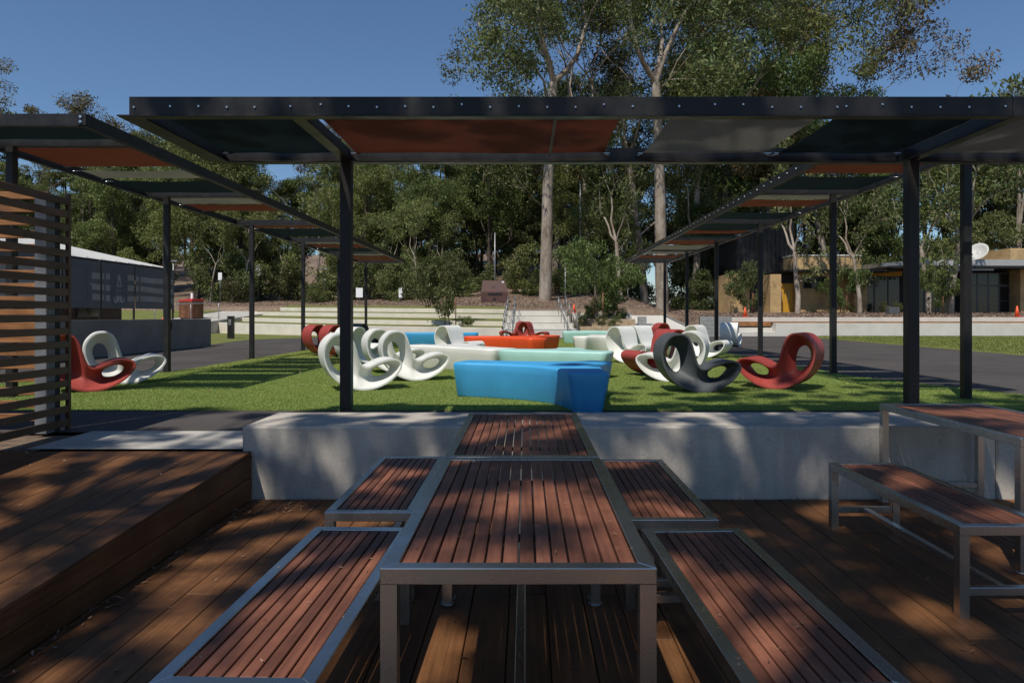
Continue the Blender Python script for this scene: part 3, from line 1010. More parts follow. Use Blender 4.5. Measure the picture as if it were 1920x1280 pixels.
OUT = catmull([(-.27, .815), (-.41, .785), (-.52, .66), (-.545, .50), (-.49, .31), (-.37, .15), (-.20, .045), (0, .0), (.21, .025), (.41, .125), (.545, .27),
               (.565, .37), (.50, .43), (.37, .435), (.22, .39), (.10, .335), (.02, .345), (-.035, .43), (-.08, .57), (-.125, .70), (-.18, .78)], 7)
H1 = catmull([(-.36, .63), (-.415, .56), (-.42, .45), (-.365, .33), (-.285, .265), (-.225, .30), (-.215, .41), (-.235, .53), (-.285, .61)], 5)
H2 = catmull([(.20, .185), (.32, .185), (.42, .245), (.445, .31), (.38, .345), (.27, .325), (.175, .255)], 5)
def seg_dist(P, poly):
    a = poly; b_ = np.roll(poly, -1, axis=0)
    d = b_ - a
    out = np.full(len(P), 1e9)
    for i in range(len(a)):
        w = P - a[i]
        t = np.clip((w @ d[i]) / (d[i] @ d[i]), 0, 1)
        out = np.minimum(out, np.hypot(*(w - t[:, None] * d[i]).T))
    return out
def inside(P, poly):
    x, y = P[:, 0], P[:, 1]
    c = np.zeros(len(P), bool)
    j = len(poly) - 1
    for i in range(len(poly)):
        xi, yi = poly[i]; xj, yj = poly[j]
        cond = ((yi > y) != (yj > y)) & (x < (xj - xi) * (y - yi) / (yj - yi + 1e-12) + xi)
        c ^= cond
        j = i
    return c
def chair_mesh():
    g = 0.024
    gx, gy = np.meshgrid(np.arange(-.6, .6, g), np.arange(0, .85, g))
    gx[1::2] += g / 2
    P = np.stack([gx.ravel(), gy.ravel()], 1)
    do = seg_dist(P, OUT); d1 = seg_dist(P, H1); d2 = seg_dist(P, H2)
    ok = inside(P, OUT) & ~inside(P, H1) & ~inside(P, H2) & (do > .012) & (d1 > .012) & (d2 > .012)
    I = P[ok]
    # inner offset ring of the rim gives the thick lip
    nO, n1, n2 = len(OUT), len(H1), len(H2)
    tg = np.roll(OUT, -1, 0) - np.roll(OUT, 1, 0)
    tg /= np.linalg.norm(tg, axis=1)[:, None]
    inn = OUT + np.stack([-tg[:, 1], tg[:, 0]], 1) * 0.024
    if not inside(inn[:1], OUT)[0]: inn = OUT - np.stack([-tg[:, 1], tg[:, 0]], 1) * 0.024
    inn = inn[seg_dist(inn, OUT) > 0.0225]
    I = I[seg_dist(I, OUT) > 0.036]
    V = np.concatenate([OUT, H1, H2, inn, I])
    edges = [(i, (i + 1) % nO) for i in range(nO)] + [(nO + i, nO + (i + 1) % n1) for i in range(n1)] + [(nO + n1 + i, nO + n1 + (i + 1) % n2) for i in range(n2)]
    vo, eo, fo, vi, ei, fi = geometry.delaunay_2d_cdt([Vector(p) for p in V], edges, [], 0, 1e-6)
    VO = np.array([tuple(v) for v in vo])
    F = []
    cen = np.array([VO[list(f)].mean(0) for f in fo])
    keep = inside(cen, OUT) & ~inside(cen, H1) & ~inside(cen, H2)
    F = [f for f, k in zip(fo, keep) if k]
    do = seg_dist(VO, OUT); dh = np.minimum(seg_dist(VO, H1), seg_dist(VO, H2))
    dd = np.maximum(do - 0.0245, 0)
    r = dh / (dh + dd + 1e-6)
    r = r ** 1.35
    # half width of the moulding: narrow at the waist, wide at seat front
    zc_ = VO[:, 1]; xc_ = VO[:, 0]
    W = 0.285 - 0.055 * np.exp(-((xc_ - 0.05) ** 2 + (zc_ - .35) ** 2) / 0.05)
    Y = 0.016 + (W - 0.016) * r
    nV = len(VO)
    verts = [(VO[i, 0], -Y[i], VO[i, 1]) for i in range(nV)] + [(VO[i, 0], Y[i], VO[i, 1]) for i in range(nV)]
    faces = []
    for f in F:
        a = VO[list(f)]
        ar = np.cross(a[1] - a[0], a[2] - a[0])
        f = list(f) if ar > 0 else list(f)[::-1]
        faces.append(tuple(f)); faces.append(tuple(i + nV for i in f[::-1]))
    # boundary edges -> bridging strips
    from collections import defaultdict
    cnt = defaultdict(list)
    for f in faces[::2]:
        for i in range(len(f)):
            a, b_ = f[i], f[(i + 1) % len(f)]
            cnt[(min(a, b_), max(a, b_))].append((a, b_))
    outer_edges = []
    for e, l in cnt.items():
        if len(l) == 1:
            a, b_ = l[0]
            mid = (VO[a] + VO[b_]) / 2
            onO = seg_dist(mid[None], OUT)[0] < 1e-3
            if onO:
                outer_edges.append((a, b_))
            faces.append((b_, a, a + nV, b_ + nV))
    me = bpy.data.meshes.new('rocking_chair')
    me.from_pydata(verts, [], faces)
    me.update()
    bm = bmesh.new(); bm.from_mesh(me)
    bm.normal_update()
    bmesh.ops.recalc_face_normals(bm, faces=bm.faces)
    bmesh.ops.smooth_vert(bm, verts=[v for v in bm.verts if not v.is_boundary and abs(abs(v.co.y) - 0.016) > 0.01 and seg_dist(np.array([[v.co.x, v.co.z]]), OUT)[0] > 0.03], factor=0.5, use_axis_x=False, use_axis_y=True, use_axis_z=False)
    for f in bm.faces: f.smooth = True
    bm.edges.ensure_lookup_table()
    for e in bm.edges:
        if len(e.link_faces) == 2 and e.calc_face_angle(0) > R(42): e.smooth = False
    bm.to_mesh(me); bm.free()
    return me
base_chair = chair_mesh()
chair_me = {}
for c in ('white', 'red', 'dark'):
    m_ = base_chair.copy(); m_.name = 'rocking_chair'
    m_.materials.append(M['plastic_' + c])
    chair_me[c] = m_
def chair(x, y, face, rel, col, label):
    """face +1 right, -1 left; rel: degrees turned away from the viewer"""
    perp = -math.degrees(math.atan2(x, y))
    deg = perp + rel if face > 0 else 180 + perp - rel
    o = link('rocking_chair', chair_me[col], None, (x, y, 0.012), R(deg))
    tag(o, label, 'chair', 'looped plastic rocking chairs on the turf')
    return o
chair(-2.42, 9.95, 1, 10, 'white', 'nearest white looped rocking chair, partly behind the front pergola post')
chair(-1.88, 11.4, 1, 8, 'white', 'white looped rocking chair just right of and behind the nearest white one')
chair(-2.50, 12.9, 1, 12, 'white', 'white rocking chair seen through the holes of the two nearest white ones')
chair(-3.60, 15.0, 1, 42, 'white', 'white rocking chair half hidden behind the front post and before the dark one')
chair(-5.35, 18.3, 1, 25, 'red', 'leftmost of the pair of red rocking chairs at the turf edge')
chair(-4.72, 17.7, 1, 25, 'red', 'right one of the red pair, just behind the nearest white rocking chair')
chair(-4.85, 20.6, 1, 45, 'dark', 'dark grey rocking chair behind the red pair on the left')
chair(-1.62, 16.7, 1, -38, 'white', 'pale rocking chair turned to face the viewer behind the long white bench')
chair(0.30, 26.0, 1, -18, 'red', 'far red rocking chair facing right behind the orange bench')
chair(-0.45, 27.4, -1, -10, 'red', 'far red rocking chair facing left behind the orange bench')
chair(2.42, 15.4, 1, -36, 'white', 'white rocking chair left of the mint bench end, the front of the right pair')
chair(2.95, 16.3, 1, -38, 'white', 'white rocking chair tucked directly behind the front one of the right pair')
chair(2.36, 12.3, -1, -34, 'red', 'red rocking chair mostly hidden behind the big dark grey one')
chair(2.44, 11.25, -1, 9, 'white', 'white rocking chair facing left behind the dark grey one')
chair(2.42, 9.72, 1, 15, 'dark', 'big dark grey rocking chair in the right foreground of the turf')
chair(3.78, 10.1, -1, 15, 'red', 'red rocking chair facing left, right foreground of the turf')
chair(4.60, 17.3, 1, -22, 'white', 'white rocking chair by the third post of the right pergola')
chair(7.05, 23.4, 1, 82, 'white', 'farthest right white rocking chair, seen end on upon the asphalt')
chair(4.65, 21.9, 1, 20, 'red', 'far red rocking chair below the ramp on the right')
chair(-6.25, 9.75, 1, 4, 'red', 'red rocking chair emerging from behind the slatted screen')
chair(-6.38, 10.85, 1, 4, 'white', 'white rocking chair behind the red one by the slatted screen')

# ------------------------------------------------------------------ star shaped plastic benches
def star_bench(cx, cy, arms, mat, label, h=0.46, top_z=None, group='star shaped plastic benches on the turf'):
    """arms: (end x, end y, half width) in world coordinates"""
    A = []
    for ex, ey, hw in arms:
        d = Vector((ex - cx, ey - cy))
        A.append((math.atan2(d.y, d.x), d, hw))
    A.sort(key=lambda a: a[0])
    pts = []
    n = len(A)
    for i in range(n):
        an, d, hw = A[i]
        u = d.normalized(); s = Vector((-u.y, u.x))
        c0 = d - s * hw; c1 = d + s * hw
        # slightly bowed end
        for t in np.linspace(0, 1, 6):
            p = c0.lerp(c1, t) + u * (0.04 * 4 * t * (1 - t))
            pts.append(p)
        an2, d2, hw2 = A[(i + 1) % n]
        u2 = d2.normalized(); s2 = Vector((-u2.y, u2.x))
        e = d2 - s2 * hw2
        gap = (an2 - an) % (2 * math.pi)
        bis = an + gap / 2
        rad = min(1.2, max(0.27, hw / max(0.3, math.sin(min(gap, math.pi - 0.001) / 2)) * 0.9)) if gap < math.pi else 0.27
        ctl = Vector((math.cos(bis), math.sin(bis))) * rad
        for t in np.linspace(0, 1, 16)[1:-1]:
            # two quadratic-ish blends: follow arm, curve, follow arm
            p = c1 * (1 - t) ** 3 + (c1 * 0.25 + ctl * 0.75) * 3 * t * (1 - t) ** 2 + (e * 0.25 + ctl * 0.75) * 3 * t * t * (1 - t) + e * t ** 3
            pts.append(p)
    P = np.array([p[:] for p in pts])
    m_ = len(P)
    tng = np.roll(P, -1, 0) - np.roll(P, 1, 0)
    tng /= np.linalg.norm(tng, axis=1)[:, None]
    nrm = np.stack([tng[:, 1], -tng[:, 0]], 1)   # outward for ccw
    rings = [(-0.085, 0.004), (-0.07, 0.03), (-0.02, h * 0.72), (0.0, h - 0.035), (-0.006, h - 0.014), (-0.022, h - 0.003), (-0.045, h)]
    vs = []
    for off, z in rings:
        for q in P + nrm * off:
            vs.append((q[0], q[1], z))
    fs = []
    for r_ in range(len(rings) - 1):
        for i in range(m_):
            j = (i + 1) % m_
            fs.append((r_ * m_ + i, r_ * m_ + j, (r_ + 1) * m_ + j, (r_ + 1) * m_ + i))
    mb = MB()
    mb.add(vs, fs, True)
    top = (len(rings) - 1) * m_
    tris = geometry.tessellate_polygon([[Vector((*v[:2], 0)) for v in vs[top:top + m_]]])
    for t in tris:
        a = [vs[top + k] for k in t]
        ar = (a[1][0] - a[0][0]) * (a[2][1] - a[0][1]) - (a[1][1] - a[0][1]) * (a[2][0] - a[0][0])
        mb.f.append(tuple(top + k for k in (t if ar > 0 else t[::-1]))); mb.sm.append(True)
    o = mb.build('star_bench', mat)
    o.location = (cx, cy, 0.004)
    tag(o, label, 'bench', group)
    return o
star_bench(0.62, 8.72, [(-0.86, 9.20, 0.27), (0.69, 7.42, 0.22), (1.02, 9.25, 0.18)], 'plastic_blue', 'near bright blue three armed bench in front of the white and mint benches')
star_bench(0.78, 11.9, [(-0.36, 12.45, 0.27), (1.42, 11.6, 0.27), (0.85, 13.0, 0.25)], 'plastic_mint', 'mint green bench joined to the long white one behind the near blue bench')
star_bench(-1.5, 13.75, [(-0.40, 12.60, 0.32), (-2.35, 14.3, 0.27), (-1.2, 14.9, 0.25)], 'plastic_cream', 'long white bench in the middle, left of the mint one')
star_bench(-0.30, 19.6, [(0.35, 18.3, 0.27), (0.82, 21.0, 0.30), (-1.7, 20.0, 0.28)], 'plastic_orange', 'bright orange three armed bench in the middle of the turf')
star_bench(-2.9, 24.0, [(-4.25, 24.0, 0.28), (-1.7, 24.2, 0.28), (-2.7, 25.3, 0.28)], 'plastic_blue', 'far blue bench to the left behind the orange one')
star_bench(2.4, 26.2, [(1.45, 26.2, 0.28), (3.4, 26.2, 0.28), (2.6, 27.2, 0.28)], 'plastic_mint', 'far mint green bench behind the small white bench')
star_bench(2.15, 20.3, [(1.55, 19.7, 0.25), (3.0, 20.0, 0.30), (2.3, 21.4, 0.28)], 'plastic_cream', 'small white bench in front of the far mint one')

# turf blades close to the viewer (real blades, joined)
def blades(name, n, region, h, w, mat, label, zf=lambda x, y: 0.0, yb=1.0, poly=None):
    x = rs.uniform(region[0], region[1], n)
    y = region[2] + (region[3] - region[2]) * rs.rand(n) ** yb
    z = np.array([zf(a, b_) for a, b_ in zip(x, y)]) if zf(1, 1) is not None and zf.__name__ != '<lambda>' else np.full(n, zf(0, 0))
    if poly is not None:
        k = inside(np.stack([x, y], 1), np.array(poly))
        x, y, z = x[k], y[k], z[k]
        n = len(x)
    a = rs.rand(n) * 6.283
    hh = h * (0.6 + 0.7 * rs.rand(n))
    ww = w * (0.7 + 0.6 * rs.rand(n))
    lean = rs.normal(0, 0.45, (n, 2)) * hh[:, None]
    v = np.empty((n, 3, 3))
    v[:, 0] = np.stack([x - np.cos(a) * ww, y - np.sin(a) * ww, z], 1)
    v[:, 1] = np.stack([x + np.cos(a) * ww, y + np.sin(a) * ww, z], 1)
    v[:, 2] = np.stack([x + lean[:, 0], y + lean[:, 1], z + hh], 1)
    me = npmesh(name, v.reshape(-1, 3), np.arange(3 * n).reshape(n, 3))
    me.materials.append(M[mat])
    o = link(name, me)
    tag(o, label, None, None, 'stuff')
    o['category'] = 'grass'
    return o
blades('turf_blades', 420000, (-8.3, 7.1, 7.73, 13.5), 0.017, 0.0038, 'blade_turf', 'short bright green blades of the artificial turf', lambda x, y: 0.004, 1.3, TURF)
blades('turf_blades', 220000, (-6.7, 5.7, 13.0, 30.5), 0.018, 0.007, 'blade_turf', 'short bright green blades of the far artificial turf', lambda x, y: 0.004, 1.3)
blades('lawn_blades', 120000, (13.7, 36, 14, 34.3), 0.05, 0.014, 'blade_lawn', 'grass blades of the lawn on the right', lambda x, y: 0.006, 1.0)
# ------------------------------------------------------------------ left building, wall and mesh screen
wl = empty('concrete_wall', (-11.0, 18, 0))
tag(wl, 'low dark grey rendered concrete wall beside the path on the left', 'wall')
MB().box(-0.22, 0, -9.5, 5.9, -0.1, 0.95, 0.012).build('wall_body', 'render_grey', wl)
wlamp = empty('wall_light', (-11.0, 21.0, 0.76))
tag(wlamp, 'small square light box fixed to the grey concrete wall', 'light')
w = MB(); w.box(0.002, 0.05, -0.17, -0.14, -0.13, 0.13); w.box(0.002, 0.05, 0.14, 0.17, -0.13, 0.13); w.box(0.002, 0.05, -0.139, 0.139, 0.10, 0.13); w.box(0.002, 0.05, -0.139, 0.139, -0.13, -0.10)
w.build('frame', 'charcoal_steel', wlamp)
MB().box(0.002, 0.02, -0.138, 0.138, -0.098, 0.098).build('lens', 'galvanised', wlamp)

ms = empty('mesh_screen', (-11.12, 18, 0))
tag(ms, 'row of slate blue printed mesh screen panels above the grey wall', 'screen')
edges_y = [8.6, 11.2, 13.8, 16.2, 17.75, 19.75, 21.55, 21.95]
edges_y = [8.4, 11.1, 13.8, 16.4, 17.9, 19.45, 21.6]
for a, b_ in zip(edges_y, edges_y[1:]):
    pn = MB().box(-0.012, 0.0, a + 0.03 - 18, b_ - 0.03 - 18, 1.26, 2.47, 0.002).build('mesh_panel', 'panel_slate', ms)
    for zz in (1.46, 1.74, 2.03):  # stripes of sun on the mesh, painted as paler bands
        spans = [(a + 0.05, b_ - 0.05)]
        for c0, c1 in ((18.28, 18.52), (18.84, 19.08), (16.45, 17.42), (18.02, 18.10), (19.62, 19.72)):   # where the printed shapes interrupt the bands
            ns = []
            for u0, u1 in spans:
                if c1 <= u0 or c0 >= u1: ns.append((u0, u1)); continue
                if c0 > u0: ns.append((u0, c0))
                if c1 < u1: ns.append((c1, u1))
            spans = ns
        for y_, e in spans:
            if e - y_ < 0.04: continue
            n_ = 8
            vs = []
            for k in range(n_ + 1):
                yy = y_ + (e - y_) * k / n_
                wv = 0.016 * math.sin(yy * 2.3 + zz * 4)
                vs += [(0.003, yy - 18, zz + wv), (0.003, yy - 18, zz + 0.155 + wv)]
            MB().add(vs, [(2 * k, 2 * k + 2, 2 * k + 3, 2 * k + 1) for k in range(n_)]).build('sun_band', 'panel_sun_stripe', pn)
# the big printed outlines: a rounded 3 and an A with arches
def ring_strip(parent, pts, wid, xo, mat, name):
    vs = []
    for i, (y, z) in enumerate(pts):
        p0 = pts[max(0, i - 1)]; p1 = pts[min(len(pts) - 1, i + 1)]
        d = Vector((p1[0] - p0[0], p1[1] - p0[1])).normalized()
        nrm = Vector((-d.y, d.x)) * wid / 2
        vs += [(xo, y - nrm.x, z - nrm.y), (xo, y + nrm.x, z + nrm.y)]
    MB().add(vs, [(2 * k, 2 * k + 2, 2 * k + 3, 2 * k + 1) for k in range(len(pts) - 1)]).build(name, mat, parent)
yc = 18.68 - 18
el = [(yc + 0.36 * math.cos(t), 1.86 + 0.54 * math.sin(t)) for t in np.linspace(0, 2 * math.pi, 33)]
ring_strip(ms, el, 0.09, 0.006, 'panel_mark', 'printed_ring')
ring_strip(ms, [(yc - 0.20, 1.50), (yc - 0.17, 1.95), (yc - 0.10, 2.16), (yc, 2.24), (yc + 0.10, 2.16), (yc + 0.17, 1.95), (yc + 0.20, 1.50)], 0.10, 0.008, 'panel_mark', 'printed_letter')
ring_strip(ms, [(yc - 0.16, 1.80), (yc + 0.16, 1.80)], 0.10, 0.009, 'panel_mark', 'printed_letter')
ring_strip(ms, [(yc - 0.07, 1.90), (yc - 0.06, 2.0), (yc, 2.06), (yc + 0.06, 2.0), (yc + 0.07, 1.90)], 0.035, 0.010, 'panel_pale', 'printed_letter')
for q in (-0.16, 0.14):
    ring_strip(ms, [(yc + q - 0.09, 1.56), (yc + q - 0.07, 1.46), (yc + q, 1.42), (yc + q + 0.07, 1.46), (yc + q + 0.09, 1.56)], 0.035, 0.010, 'panel_pale', 'printed_arch')
y3 = 17.0 - 18
ring_strip(ms, [(y3 - 0.45, 2.34), (y3 + 0.25, 2.36), (y3 + 0.42, 2.22), (y3 + 0.40, 2.05), (y3 + 0.22, 1.92), (y3 + 0.42, 1.78), (y3 + 0.44, 1.56), (y3 + 0.25, 1.38), (y3 - 0.45, 1.36)], 0.20, 0.007, 'panel_mark', 'printed_numeral')
for y_ in edges_y:
    MB().box(-0.06, -0.014, y_ - 0.022 - 18, y_ + 0.022 - 18, 0.955, 2.50, 0.003).build('post', 'charcoal_steel', ms)

lb = empty('low_building', (-13, 20, 0))
tag(lb, 'low building with a white metal gable roof behind the mesh screen on the left', 'building')
MB().box(-7.5, -0.6, -12, 3.0, -0.1, 2.58).build('wall', 'brown_wall', lb)
for yy in (-7.5, -4.6, -2.6, -0.9, 1.2):
    f = MB().box(-0.6, -0.56, yy - 0.55, yy + 0.55, 1.0, 2.1).build('window', 'alu_frame', lb)
    for q in (-0.52, 0.02):
        MB().box(-0.559, -0.552, yy + q, yy + q + 0.50, 1.05, 2.05).build('pane', 'glass_dark', f)
for s, xa, xb in ((1, 0.5, -4.0), (-1, -8.5, -4.0)):
    w = MB()
    for k in range(24):          # roof trays with standing seams
        ya, yb = -13 + k * (16.6 / 24), -13 + (k + 1) * (16.6 / 24)
        w.add([(xa, ya, 2.70), (xa, yb, 2.70), (xb, yb, 3.70), (xb, ya, 3.70)], [(0, 1, 2, 3) if s > 0 else (3, 2, 1, 0)])
        w.add([(xa, yb - 0.03, 2.703), (xa, yb - 0.001, 2.703), (xa, yb - 0.015, 2.74), (xb, yb - 0.03, 3.703), (xb, yb - 0.001, 3.703), (xb, yb - 0.015, 3.74)], [(0, 3, 5, 2), (1, 2, 5, 4), (0, 2, 1)])
    w.build('roof', 'roof_metal', lb)
MB().box(0.45, 0.56, -13, 3.6, 2.58, 2.70, 0.004).build('gutter', 'charcoal_steel', lb)
MB().add([(0.5, 3.59, 2.70), (-4.0, 3.59, 3.70), (-8.5, 3.59, 2.70), (-8.5, 3.59, 2.58), (-4.0, 3.59, 3.55), (0.5, 3.59, 2.58)], [(0, 1, 4, 5), (1, 2, 3, 4)]).build('bargeboard', 'paint_white', lb)

# path climbing past the terraces on the left
sheet('grey_path', [(-21.5, 32), (-18.7, 32), (-17.2, 52), (-21.8, 56)], lambda x, y: 0.20 + max(0, y - 32) * 0.068, 'path_concrete')
MB().prism([(-30, 32), (-21.51, 32), (-21.81, 56), (-30, 58)], -0.4, lambda x, y: 0.22 + max(0, y - 32) * 0.070).build('left_bank', 'lawn')['kind'] = 'structure'
MB().prism([(-21.5, 32), (-18.7, 32), (-17.2, 52), (-21.8, 56)], -0.4, lambda x, y: 0.19 + max(0, y - 32) * 0.068).build('path_base', 'path_concrete')['kind'] = 'structure'
def rail(pts, label):
    t = empty('handrail', pts[0]); tag(t, label, 'handrail')
    o = Vector(pts[0])
    P = [Vector(p) - o for p in pts]
    MB().tube([p + Vector((0, 0, 1.0)) for p in P], 0.028, 6).build('top_rail', 'galvanised', t)
    for p in P:
        MB().tube([p, p + Vector((0, 0, 0.99))], 0.026, 6).build('post', 'galvanised', t)
rail([(-20.9, 38.5, 0.64), (-19.6, 40.0, 0.74), (-18.5, 41.2, 0.83)], 'galvanised handrail on the sloping path by the timber bin')

bn = empty('bin_enclosure', (-20.35, 41.6, 0.84), R(-18))
bn.scale = (0.8, 0.8, 0.95)
tag(bn, 'timber slatted bin enclosure with a red lid beside the sloping path', 'bin')
for sy in (-0.55, 0.55):
    for k in range(9):
        MB().box(-0.62 + k * 0.138, -0.62 + k * 0.138 + 0.125, sy - 0.02, sy + 0.02, 0.06, 1.12).build('plank', 'bin_wood', bn)
for k in range(8):
    MB().box(0.60, 0.64, -0.53 + k * 0.132, -0.53 + k * 0.132 + 0.12, 0.06, 1.12).build('plank', 'bin_wood', bn)
MB().box(-0.55, 0.58, -0.5, 0.5, 0.0, 1.05).build('inner_box', 'black_void', bn)
MB().prism([(-0.66, -0.6), (0.66, -0.6), (0.66, 0.6), (-0.66, 0.6)], 1.125, lambda x, y: 1.20 + (x + 0.66) * 0.06).build('lid', 'red_paint', bn)
MB().box(-0.02, 0.16, -0.05, 0.05, 1.26, 1.65).build('sign_plate', 'sign_white', bn)

bl = empty('bollard', (PX(433, 31.0), 31.0, 0.0))
tag(bl, 'black square bollard light standing on the lawn by the low terrace wall', 'bollard')
MB().box(-0.12, 0.12, -0.12, 0.12, 0.0, 1.0, 0.01).build('body', 'charcoal_steel', bl)
MB().box(-0.06, 0.06, -0.126, -0.121, 0.62, 0.88).build('lens', 'galvanised', bl)
MB().box(-0.14, 0.14, -0.14, 0.14, 1.002, 1.03, 0.005).build('cap', 'charcoal_steel', bl)

# traffic cones
def cone(x, y, z, h, label):
    t = empty('traffic_cone', (x, y, z)); tag(t, label, 'cone')
    MB().tube([(0, 0, 0.03), (0, 0, h)], [h * 0.22, h * 0.05], 12).build('body', 'cone_orange', t)
    MB().box(-h * 0.3, h * 0.3, -h * 0.3, h * 0.3, 0, 0.029, 0.005).build('base', 'cone_orange', t)
    return t
cone(PX(1080, 40), 41.6, 1.17, 0.58, 'orange traffic cone at the top of the planter beside the steps')
cone(PX(1397, 38.5), 38.5, 0.97, 0.55, 'orange traffic cone on the mulch behind the seat wall, by the tan brick building')
cone(PX(1907, 38.5), 38.5, 0.97, 0.62, 'orange traffic cone at the far right edge before the glass doors')
cone(PX(306, 32.0), 32.0, 0.22, 0.75, 'orange traffic cone at the end of the low building under the mesh screen')

# rust coloured marker block on the mulch bank
mk = empty('steel_marker', (PX(928, 50), 50, 1.93))
tag(mk, 'rust brown steel marker with a tilted face and dark slot on the mulch bank', 'marker')
w = MB()
prof = [(-0.45, 0), (0.45, 0), (0.45, 1.0), (0.32, 1.68), (0.26, 1.68), (-0.05, 0.86), (-0.45, 0.80)]
vs = [(-0.92 if z > 0.9 else -1.0, y, z) for y, z in prof] + [(0.72 if z > 0.9 else 0.95, y, z) for y, z in prof]
n_ = len(prof)
w.add(vs, [tuple(range(n_ - 1, -1, -1)), tuple(range(n_, 2 * n_))] + [(i, (i + 1) % n_, n_ + (i + 1) % n_, n_ + i) for i in range(n_)])
w.build('body', 'corten', mk)
MB().box(-0.48, 0.55, -0.47, -0.44, 0.58, 0.74).build('slot', 'black_void', mk)
e = MB(); e.tube([(0, -0.47, 0.3), (0, -0.44, 0.3)], 0.13, 4); e.build('diamond_mark', 'black_void', mk)
e = MB(); e.tube([(0, 0, 0), (0, 0.03, 0)], 0.1, 4); o = e.build('diamond_mark', 'black_void', mk); o.location = (-0.1, 0.055, 1.22); o.rotation_euler = (R(-20), 0, 0)
MB().box(0.5, 0.64, 0.17, 0.2, 1.50, 1.62).build('notice', 'sign_white', mk)

# signs and poles in front of the forest
def sign(px, y, z0, h, w_, ph, label):
    t = empty('small_sign', (PX(px, y), y, z0)); tag(t, label, 'sign')
    MB().tube([(0, 0, 0), (0, 0, h)], 0.03, 6).build('pole', 'galvanised', t)
    MB().box(-w_ / 2, w_ / 2, -0.05, -0.032, h - ph, h, 0.004).build('plate', 'sign_white', t)
def gz(px, y): return ground_z(PX(px, y), y)
sign(413, 54, gz(413, 54), 2.4, 0.3, 0.6, 'narrow white sign on a pole, leftmost before the forest')
sign(484, 56, gz(484, 56), 3.0, 0.4, 0.9, 'tilted tall white sign beside the second left pergola post')
sign(674, 50, gz(674, 50), 1.2, 0.5, 0.7, 'small white notice on the mulch, right of the front pergola post')
sign(752, 50, gz(752, 50), 1.1, 0.32, 0.7, 'small white notice on the mulch left of the young sapling')
def pole(px, y, h, label, head=True):
    t = empty('light_pole', (PX(px, y), y, gz(px, y))); tag(t, label, 'pole')
    MB().tube([(0, 0, 0), (0, 0, h)], [0.06, 0.045], 8).build('shaft', 'galvanised', t)
    if head:
        MB().box(-0.3, 0.3, -0.12, 0.12, h, h + 0.09, 0.02).build('lamp_head', 'galvanised', t)
pole(325, 46, 5.0, 'grey lamp pole rising behind the low building on the left')
pole(596, 58, 3.4, 'thin lamp pole between the second and third left pergola posts', False)
pole(608, 56, 2.6, 'short lamp pole with a flat head near the front pergola post')
pole(928, 54, 5.2, 'thin pale pole behind the rust brown steel marker', False)
pole(1088, 56, 9.5, 'tall blue grey pole left of the planter tree, before the forest', False)
pole(1060, 46, 2.6, 'short thin pole by the right stair handrail', False)

# ------------------------------------------------------------------ right building
rbz = 1.2
rb_ = empty('brick_building', (PX(1640, 50), 50, rbz))
tag(rb_, 'low tan brick building with flat roofs, yellow door and dark glazing on the right', 'building')
bx0 = PX(1640, 50)
def rbx(name, px0, px1, y0, y1, z0, z1, mat, parent=None, bev=0.0):
    return MB().box(PX(px0, 50) - bx0, PX(px1, 50) - bx0, y0 - 50, y1 - 50, z0 - rbz, z1 - rbz, bev).build(name, mat, parent or rb_)
rbx('pier', 1365, 1399, 49.2, 53, 0.8, 4.05, 'brick_sand')
rbx('pier', 1437, 1457, 49.2, 53, 0.8, 4.0, 'brick_sand')
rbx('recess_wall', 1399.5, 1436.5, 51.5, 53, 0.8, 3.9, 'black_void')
d = rbx('door', 1457.5, 1491, 50.4, 50.46, 0.95, 3.4, 'yellow_paint')
for px in (1468, 1480):
    MB().box(PX(px, 50) - bx0, PX(px, 50) - bx0 + 0.05, 0.32, 0.398, 0.9, 1.6).build('handle', 'galvanised', d)
rbx('transom', 1457.5, 1491, 50.4, 50.46, 3.41, 4.1, 'black_void')
rbx('wall', 1491.5, 1626, 50.0, 54, 0.8, 4.15, 'brick_sand')
wv = rbx('window', 1505, 1546, 49.95, 49.99, 3.0, 3.85, 'alu_frame')
rbx('pane', 1507, 1525, 49.93, 49.945, 3.06, 3.79, 'glass_dark', wv)
rbx('pane', 1526, 1544, 49.93, 49.945, 3.06, 3.79, 'glass_dark', wv)
rbx('pier', 1596, 1612, 49.5, 49.995, 0.8, 4.14, 'brick_sand')
rbx('parapet', 1507, 1640, 52, 57, 4.2, 5.55, 'brick_sand')
rbx('coping', 1506, 1641, 51.95, 57.05, 5.555, 5.66, 'pale_concrete')
rbx('eave', 1466, 1660, 48.4, 57, 4.16, 4.30, 'charcoal_steel')
# tall dark clad volume with a leaning edge
w = MB()
def q(px, y): return PX(px, y) - bx0
w.prism([(q(1381, 54), 4), (q(1489, 54), 4), (q(1489, 54), 9), (q(1381, 54), 9)], 2.9, 7.3)
w.build('dark_tower', 'dark_clad', rb_)
cl = MB()
k = 1382
while k < 1488:
    cl.box(q(k, 54), q(k, 54) + 0.05, 3.95, 3.998, 2.9, 7.3)
    k += 8
cl.build('cladding_rib', 'charcoal_steel', rb_)
rbx('tower_cap', 1379, 1491, 53.8, 60, 8.503, 8.6, 'galvanised')
